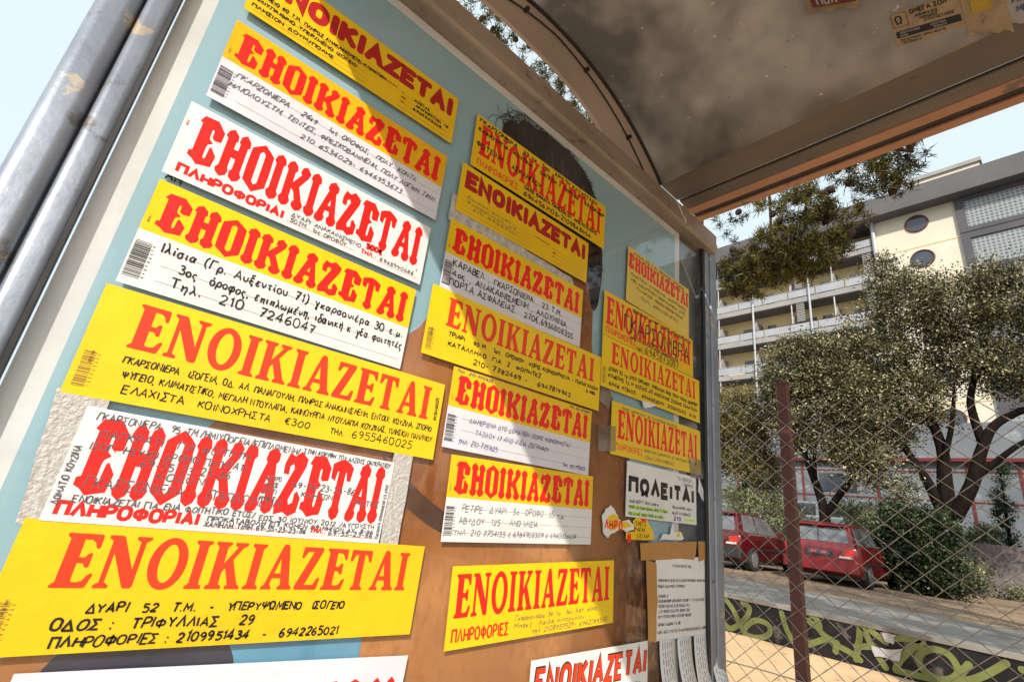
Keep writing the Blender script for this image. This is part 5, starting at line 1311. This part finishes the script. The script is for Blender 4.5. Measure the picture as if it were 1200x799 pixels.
two_part('C3', 'two-tone sticker offering 270 euro in black capitals, middle column',
    INK, [('ΚΑΡΑΒΕΛ , ΓΚΑΡΣΟΝΙΕΡΑ   23 Τ.Μ.', .055, .635, .0125, .83), ('4ος , ΑΝΑΚΑΙΝΙΣΜΕΝΗ , ΑΛΟΥΜΙΝΙΑ', .06, .775, .0125, .88), ('ΠΟΡΤΑ ΑΣΦΑΛΕΙΑΣ   270€,6936808355', .05, .91, .0125, .94)], .0017, bottom='lilac', slant=.02)
serif_yellow('C4', 'yellow sticker with 6947819942 in black marker, middle column',
    [('ΤΡΙΑΡΙ   90 Μ²  1ος  ΟΡΟΦΟΥ  ΧΩΡΙΣ ΚΟΙΝΟΧΡΗΣΤΑ - ΠΑΠΑΓΑΝΙΔΗ', .10, .645, .0075, .985), ('ΚΑΤΑΛΛΗΛΟ  ΓΙΑ  2  ΦΟΙΤΗΤΕΣ', .105, .78, .0075, .60), ('Ν. ΨΙΒΑ', .90, .745, .006, .97), ('210- 7782469 -   6947819942', .23, .925, .0090, .80)], .0016, lay=1)
two_part('C5', 'two-tone sticker with small slanted blue pen lines, middle column',
    BLUE, [('ΔΙΑΜΕΡΙΣΜΑ ΔΥΟ ΔΩΜΑΤΙΩΝ (ΧΩΡΙΣ ΚΟΙΝΟΧΡΗΣΤΑ)', .13, .645, .0085, .83), ('ΤΑΞΙΛΟΥ 17 ΑΝΩ ΙΛΙΣΙΑ ΖΩΓΡΑΦΟΥ', .17, .785, .0085, .67), ('ΤΗΛ. 210-7751625', .08, .93, .0085, .32), ('ΤΗΛ. 210-7751625', .78, .94, .0070, .97), ('ΤΗΛ. 210-7751625', .02, .055, .0050, .24), ('ΤΗΛ. 210-7751625', .80, .055, .0050, .98)], .0009, bottom='lilac', slant=.25)
two_part('C6', 'two-tone sticker with faint grey pen lines, lowest two-tone one in the middle column',
    PENCIL, [('ΡΕΤΙΡΕ  ΔΥΑΡΙ  5ο  ΟΡΟΦΟ  55 τ.μ.', .09, .65, .0105, .78), ('ΑΒΥΔΟΥ  125   ΑΝΩ ΙΛΙΣΙΑ', .08, .79, .0095, .58), ('ΤΗΛ. 210 7754155 & 6984908309 & 6940036604', .06, .925, .0085, .88)], .0009, bottom='white', slant=.2, head_box=(.03, .07, .97, .46))
s = st('C7', 'yellow sticker with tall narrow red letters and pencilled lines, low in the middle column')
s.sheet(M['lemon'])
s.head(SERIF, (.025, .10, .965, .635), RED, gap=.07)
s.strokes('ΠΛΗΡΟΦΟΡΙΕΣ', (.025, .76, .31, .93), RED, .0032, 'small_headline')
s.pen([('Γκαρσονιέρα 36 τμ  3ος διατ. μέρος', .34, .76, .0075, .88), ('Μπακς  Λαίδα πισογωνίου', .335, .86, .0075, .78), ('τηλ 2108957529- 6942099350', .44, .96, .0082, .95)], PENCIL, .0008, slant=.3)
s = st('C8', 'white sticker with slanted red letters outlined in black', 1)
s.sheet(M['white'])
ob = MB()
s.strokes(HEAD, (.02, .07, .985, .40), None, .0125, mb=ob, y=-.0005, gap=.30, slant=.12)
ob.build('headline_outline', INK, s.e)
rb = MB()
s.strokes(HEAD, (.028, .087, .977, .383), None, .0085, mb=rb, y=-.0009, gap=.30, slant=.12)
rb.build('headline', ORED, s.e)
s.pen([('ΜΟΛΔΙΒΕΝΗ ΕΤΑΙΡΙΑ', .58, .49, .005, .93)], PENCIL, .0007)

# right column
s = st('D1', 'pale crinkled yellow sticker with faded red headline, topmost of the right column', 0)
s.sheet(M['pale_yellow'])
s.head(BLACK, (.01, .10, .985, .385), RED, gap=.03)
s.pen([('ΔΥΑΡΙ 55 Τ.Μ. ΠΡΩΤΟΣ ΟΡΟΦΟΣ', .08, .09, .0075, .92), ('ΠΛΑΤΕΙΑ ΚΥΨΕΛΗΣ ΔΙΑΜΠΕΡΕΣ', .05, .50, .0075, .95), ('ΜΕ ΚΕΝΤΡΙΚΗ ΘΕΡΜΑΝΣΗ 270', .06, .60, .0075, .93), ('ΠΛΗΡΩΣ ΑΝΑΚΑΙΝΙΣΜΕΝΟ', .14, .70, .0065, .90), ('ΤΗΛ. 6942311450', .2, .83, .0085, .80)], INK, .0012)
s.strokes('ΚΑΙ 210', (.45, .64, .72, .72), RED, .0012, 'small_print')
s = st('D2', 'yellow serif sticker with huge black marker letters across its red headline, right column', 1)
s.sheet(M['yellow'])
s.head(SERIF, (.025, .11, .965, .73), RED, gap=.07)
s.strokes('ΠΛΗΡΟΦΟΡΙΕΣ', (.03, .78, .32, .93), RED, .0025, 'small_headline')
s.pen([('ΓΚΑΡΣΟΝΙΕΡΑ', .20, .66, .043, .96)], INK, .0036, 'marker_word', jit=.5, slant=0)
s.pen([('ΙΣΟΓΕΙΟΥ ΔΥΑΡΙ ΧΩΡΙΣ ΚΟΙΝΟΧΡΗΣΤΑ', .28, .14, .008, .98), ('ΑΡΙΣΤΗ ΚΑΤΑΣΤΑΣΗ ΗΛΙΟΛΟΥΣΤΗ', .26, .80, .007, .80), ('τηλ', .33, .98, .009, .39), ('6945873087', .42, .975, .019, .82)], INK, .0019)
serif_yellow('D3', 'yellow sticker with three lines of black marker, overlapping another in the right column',
    [('ΔΥΑΡΙ 52 τμ 3ΤΟΥ ΟΡΟΦΟΥ, ΤΡΙΚΑΛΩΝ ΑΝΩ, ΠΟΛΥ ΚΑΛΟ ΔΙΑΜΠΕΡ', .06, .645, .0085, .97), ('ΚΥΨΕΛΗΣ 12 Μ ΙΣΟΓΕΙΟ ΑΠ ΑΝΩΤΑΤΗΣ ΣΧΟΛΗΣ ΓΑΛΑΤΣΙΟΥ', .06, .78, .0085, .97), ('6946 713405   6944003549  2106450412  6-10', .07, .93, .0085, .95)], .0018, mat='lemon', lay=3, box=(.08, .07, .95, .49))
s = st('D4', 'yellow narrow-serif sticker held by clear tape, directly above the white for-sale sticker')
s.sheet(M['taped_yellow'])
s.head(SERIF, (.06, .13, .955, .68), RED, gap=.07)
s.strokes('ΠΛΗΡΟΦΟΡΙΕΣ', (.05, .77, .31, .90), RED, .0018, 'small_headline')
s.pen([('ΕΝΟΣ ΔΩΜΑΤΙΟΥ 28 ΤΜ ΜΠΑΝΙΟ ΚΟΥΖΙΝΑ', .1, .11, .006, .70), ('ΕΝΟΣ ΚΑΙ ΔΩΜΑΤΙΟΥ 42 ΤΜ ΓΩΝΙΑ ΜΕ ΠΡΑΣ', .33, .80, .006, .95), ('(3ος) ΚΑΛΛΙΘΕΑΣ', .34, .93, .0075, .66)], PENCIL, .0010)
s = Sheet('sale_sticker', QUADS['D5'], 'white for-sale sticker with bold black sans letters in the right column', 'sticker', 0)
s.sheet(M['white'])
s.strokes('ΠΩΛΕΙΤΑΙ', (.025, .26, .965, .60), INK, .0125, 'headline', gap=.30)
s.pen([('ΤΟ ΙΣΟΓΕΙΟ', .70, .14, .0075, .92), ('ΓΩΝΙΑΚΟ', .78, .24, .0075, .95)], PENCIL, .0011, 'pencil_note')
s.scribble([(.04, .42, .74), (.62, .92, .73), (.62, .90, .84)], INK, .0010, 'handwriting', h=.0075)
s.rules([(.03, .56, .84), (.03, .5, .955), (.80, .97, .945)], M['hl_print'], .0065, 'highlighted_lines', y=-.0006)
s.scribble([(.04, .55, .845), (.04, .48, .96)], INK, .0010, 'highlighted_writing', y=-.0010, h=.0075)
s.pen([('210', .64, .955, .008, .76)], M['purple_print'], .0022, 'number')

# torn scraps, clear tape, brown tape, notice with tear-off strips
def scrap(name, label, cat, pts, mats, lay, thick=.0004, group=None):
    cx = sum(p[0] for p in pts) / len(pts); cz = sum(p[1] for p in pts) / len(pts)
    e = empty(name, (cx, PY - .0004 - lay * .0006, cz), label, cat, group)
    mb = MB(); mb.prism([(p[0] - cx, p[1] - cz) for p in pts], 'y', -thick, 0)
    mb.build('sheet', mats, e)
    return e, cx, cz
SC1 = [(0.9002, 0.0102), (0.9103, 0.0244), (0.9286, 0.0374), (0.9434, 0.0296), (0.958, 0.0148), (0.9709, 0.0043), (1.0035, 0.0113), (1.0211, 0.0009), (1.0345, -0.0076), (0.9968, -0.0146), (0.9639, -0.0112), (0.9448, -0.02), (0.9227, -0.0314), (0.9066, -0.0201)]
e, cx, cz = scrap('torn_sticker', 'ragged white scrap with a yellow and red patch, left below the for-sale sticker', 'scrap', jag(SC1, 4, .002, 3), M['white'], 0)
mb = MB(); poly(mb, [[(x * .72 + .004, z * .55) for x, z in [(p[0] - cx, p[1] - cz) for p in jag(SC1, 3, .003, 9)]]], -.0006)
mb.build('yellow_patch', M['yellow'], e)
mb = MB()
for i, c in enumerate('ΛΗΡΟ'):
    for q in PEN[c][1]: ribbon(mb, [(-.045 + i * .017 + a * .018, -.014 + b * .017) for a, b in q], .0045, -.0008)
mb.build('red_letters', RED, e)
SC2 = [(1.0163, 0.0099), (1.033, 0.0197), (1.0685, 0.0196), (1.0874, 0.0054), (1.1017, -0.0082), (1.107, -0.0263), (0.9912, -0.0309), (0.9926, -0.0149), (1.0261, -0.0128)]
e, cx, cz = scrap('torn_sticker', 'yellow scrap of torn sticker with black pen words, under the for-sale sticker', 'scrap', jag(SC2, 3, .0015, 5), M['yellow'], 0)
mb = MB()
for r_, (wd, x, z) in enumerate((('ΕΜΕΙΣ', -.018, .006), ('ΑΕΝΚ', -.012, -.007), ('(Χ)ΧΑΡ', -.012, -.020), ('ΤΗΛ: 69', -.016, -.032))):
    for i, c in enumerate(wd):
        if c in PEN:
            for q in PEN[c][1]: ribbon(mb, [(x + i * .0088 + a * .010, z + b * .0085) for a, b in q], .0015, -.0007)
mb.build('handwriting', INK, e)
mb = MB(); mb.add([(0.002, -.0006, .016), (.022, -.0006, .016), (.022, -.0006, .023), (.002, -.0006, .023)], [(0, 1, 2, 3)]); mb.add([(-.05, -.0006, -.034), (-.035, -.0006, -.030), (-.038, -.0006, -.012), (-.052, -.0006, -.018)], [(0, 1, 2, 3)])
mb.build('red_letters', RED, e)
SC3 = [(1.1305, -0.0252), (1.1445, -0.0106), (1.179, -0.0086), (1.1908, 0.0187), (1.1993, -0.0023), (1.2305, -0.0004), (1.2465, -0.0151), (1.2306, -0.0211)]
e, cx, cz = scrap('torn_sticker', 'ragged white paper residue above the brown tape', 'scrap', jag(SC3, 4, .002, 7), M['white'], 0)
mb = MB(); poly(mb, [[(.012, -.006), (.022, .004), (.018, .012), (.026, .008), (.034, -.004)]], -.0006); mb.build('yellow_patch', M['yellow'], e)

for i, (nm, lab, mat, pts) in enumerate((
    ('grey_tape', 'rough grey tape strip along the left end of the scrawled white sticker', 'fibre_tape', [(-0.030, 0.066), (0.016, 0.066), (0.014, -0.065), (-0.018, -0.068)]),
    ('grey_tape', 'rough grey tape strip along the right end of the scrawled white sticker', 'fibre_tape', [(0.374, 0.075), (0.392, 0.092), (0.408, 0.078), (0.410, -0.078), (0.380, -0.078)]),
    ('paper_residue', 'rough grey patch of torn paper under the sticker with rounded letters and pencil', 'residue', [(0.392, 0.560), (0.44, 0.552), (0.60, 0.528), (0.74, 0.526), (0.76, 0.502), (0.60, 0.500), (0.392, 0.500)]),
    ('clear_tape', 'clear tape holding the left corner of the yellow sticker in the right column', 'cleartape', [(0.868, 0.206), (0.935, 0.216), (0.938, 0.158), (0.874, 0.148)]),
    ('clear_tape', 'clear tape strip holding the right lower corner of the yellow sticker', 'cleartape', [(1.27, 0.196), (1.372, 0.196), (1.370, 0.148), (1.28, 0.142)]),
    ('clear_tape', 'clear tape scrap above the yellow sticker at the foot of the marker-covered ones', 'cleartape', [(0.872, 0.330), (0.915, 0.318), (0.905, 0.250), (0.868, 0.262)]),
    ('paper_residue', 'little white paper scrap below the lowest overlapping yellow sticker', 'white', [(1.035, 0.303), (1.10, 0.304), (1.075, 0.292), (1.045, 0.285)]),
    ('paper_residue', 'small pale pink paper corner at the right of the for-sale sticker', 'lilac', [(1.325, 0.150), (1.355, 0.115), (1.350, 0.085), (1.322, 0.110)]),
)):
    scrap(nm, lab, 'tape' if 'tape' in nm else 'scrap', jag(pts, 4, .0012, 20 + i), M[mat], (0, 0, 0, 2, 2, 2, 4, 0)[i], .0003)

# notice sheet with its tear-off strips
npts = [(1.114, -0.0693), (1.3493, -0.0563), (1.397, -0.0483), (1.4195, -0.0932), (1.4305, -0.1652), (1.442, -0.2232), (1.44, -0.2400), (1.1059, -0.242)]
e, cx, cz = scrap('notice_sheet', 'white printed notice with tear-off strips taped to the lower right of the panel', 'notice', npts, M['white'], 1)
mb = MB()
for r_, (x0, x1, z) in enumerate(((1.19, 1.28, -.085), (1.125, 1.385, -.118), (1.125, 1.25, -.131), (1.128, 1.17, -.152), (1.13, 1.345, -.163), (1.13, 1.27, -.174), (1.13, 1.27, -.185), (1.13, 1.28, -.196), (1.128, 1.225, -.212), (1.125, 1.36, -.228))):
    x = x0
    while x < x1:
        h = .006
        for q in PEN[RND.choice('ΑΓΔΕΗΙΚΛΜΝΟΠΡΣΤΥ')][1]:
            ribbon(mb, [(x - cx + a * h * .7, z - cz + b * h) for a, b in q], .0010, -.0007)
        x += h * (.62 if RND.random() > .15 else 1.2)
mb.build('printed_text', INK, e)
for i in range(4):
    x0 = 1.135 + i * .078; w = .064
    sm = MB(); tm = MB(); nz = 9
    fl = (.006, .016, .010, .020)[i]; sw = (.020, .016, .012, .010)[i]
    def sp(t, k):      # t along the strip (0 top, 1 bottom), k across
        return (x0 + k * w + sw * t * t - cx, -.001 - fl * t * t - .006 * math.sin(math.pi * k) * t, -.240 - .125 * t - cz)
    vs = []; fs = []
    for a in range(nz + 1):
        for b in range(5): vs.append(sp(a / nz, b / 4))
    for a in range(nz):
        for b in range(4): fs.append((a * 5 + b, a * 5 + b + 1, a * 5 + b + 6, a * 5 + b + 5))
    sm.add(vs, fs)
    so = sm.build('tear_off_strip', M['white'], e, smooth=True)
    sd = so.modifiers.new('thickness', 'SOLIDIFY'); sd.thickness = .0003
    for c in range(5):
        k = .16 + c * .15; t = .05
        while t < .9:
            L = RND.uniform(.05, .12)
            p = [sp(t, k), sp(t, k + .028), sp(t + L, k + .028), sp(t + L, k)]
            tm.add([(q[0], q[1] - .0006, q[2]) for q in p], [(0, 1, 2, 3)])
            t += L + RND.uniform(.03, .05)
    tm.build('printed_text', M['pencil_ink'], so)
for i, (lab, pts) in enumerate((('strip of brown packing tape across the top of the notice', [(1.045, -0.0364), (1.3071, -0.0199), (1.304, -0.0452), (1.2948, -0.0654), (1.2226, -0.0642), (1.0503, -0.0728)]),
     ('creased strip of brown packing tape down the left side of the notice', [(1.0711, -0.0700), (1.1158, -0.0786), (1.1203, -0.1483), (1.124, -0.152), (1.1194, -0.1875), (1.1199, -0.2446), (1.0867, -0.2391), (1.0801, -0.1513)]),
     ('strip of brown packing tape from the notice onto the right post', [(1.3135, -0.0196), (1.4575, -0.0078), (1.4562, -0.1144), (1.4525, -0.2114), (1.4308, -0.2146), (1.4184, -0.1146), (1.397, -0.0505), (1.317, -0.069)]))):
    scrap('packing_tape', lab, 'tape', jag(pts, 3, .0012, 40 + i), M['tape'], 3 if i < 2 else 4, .0005, 'brown tape round the notice')
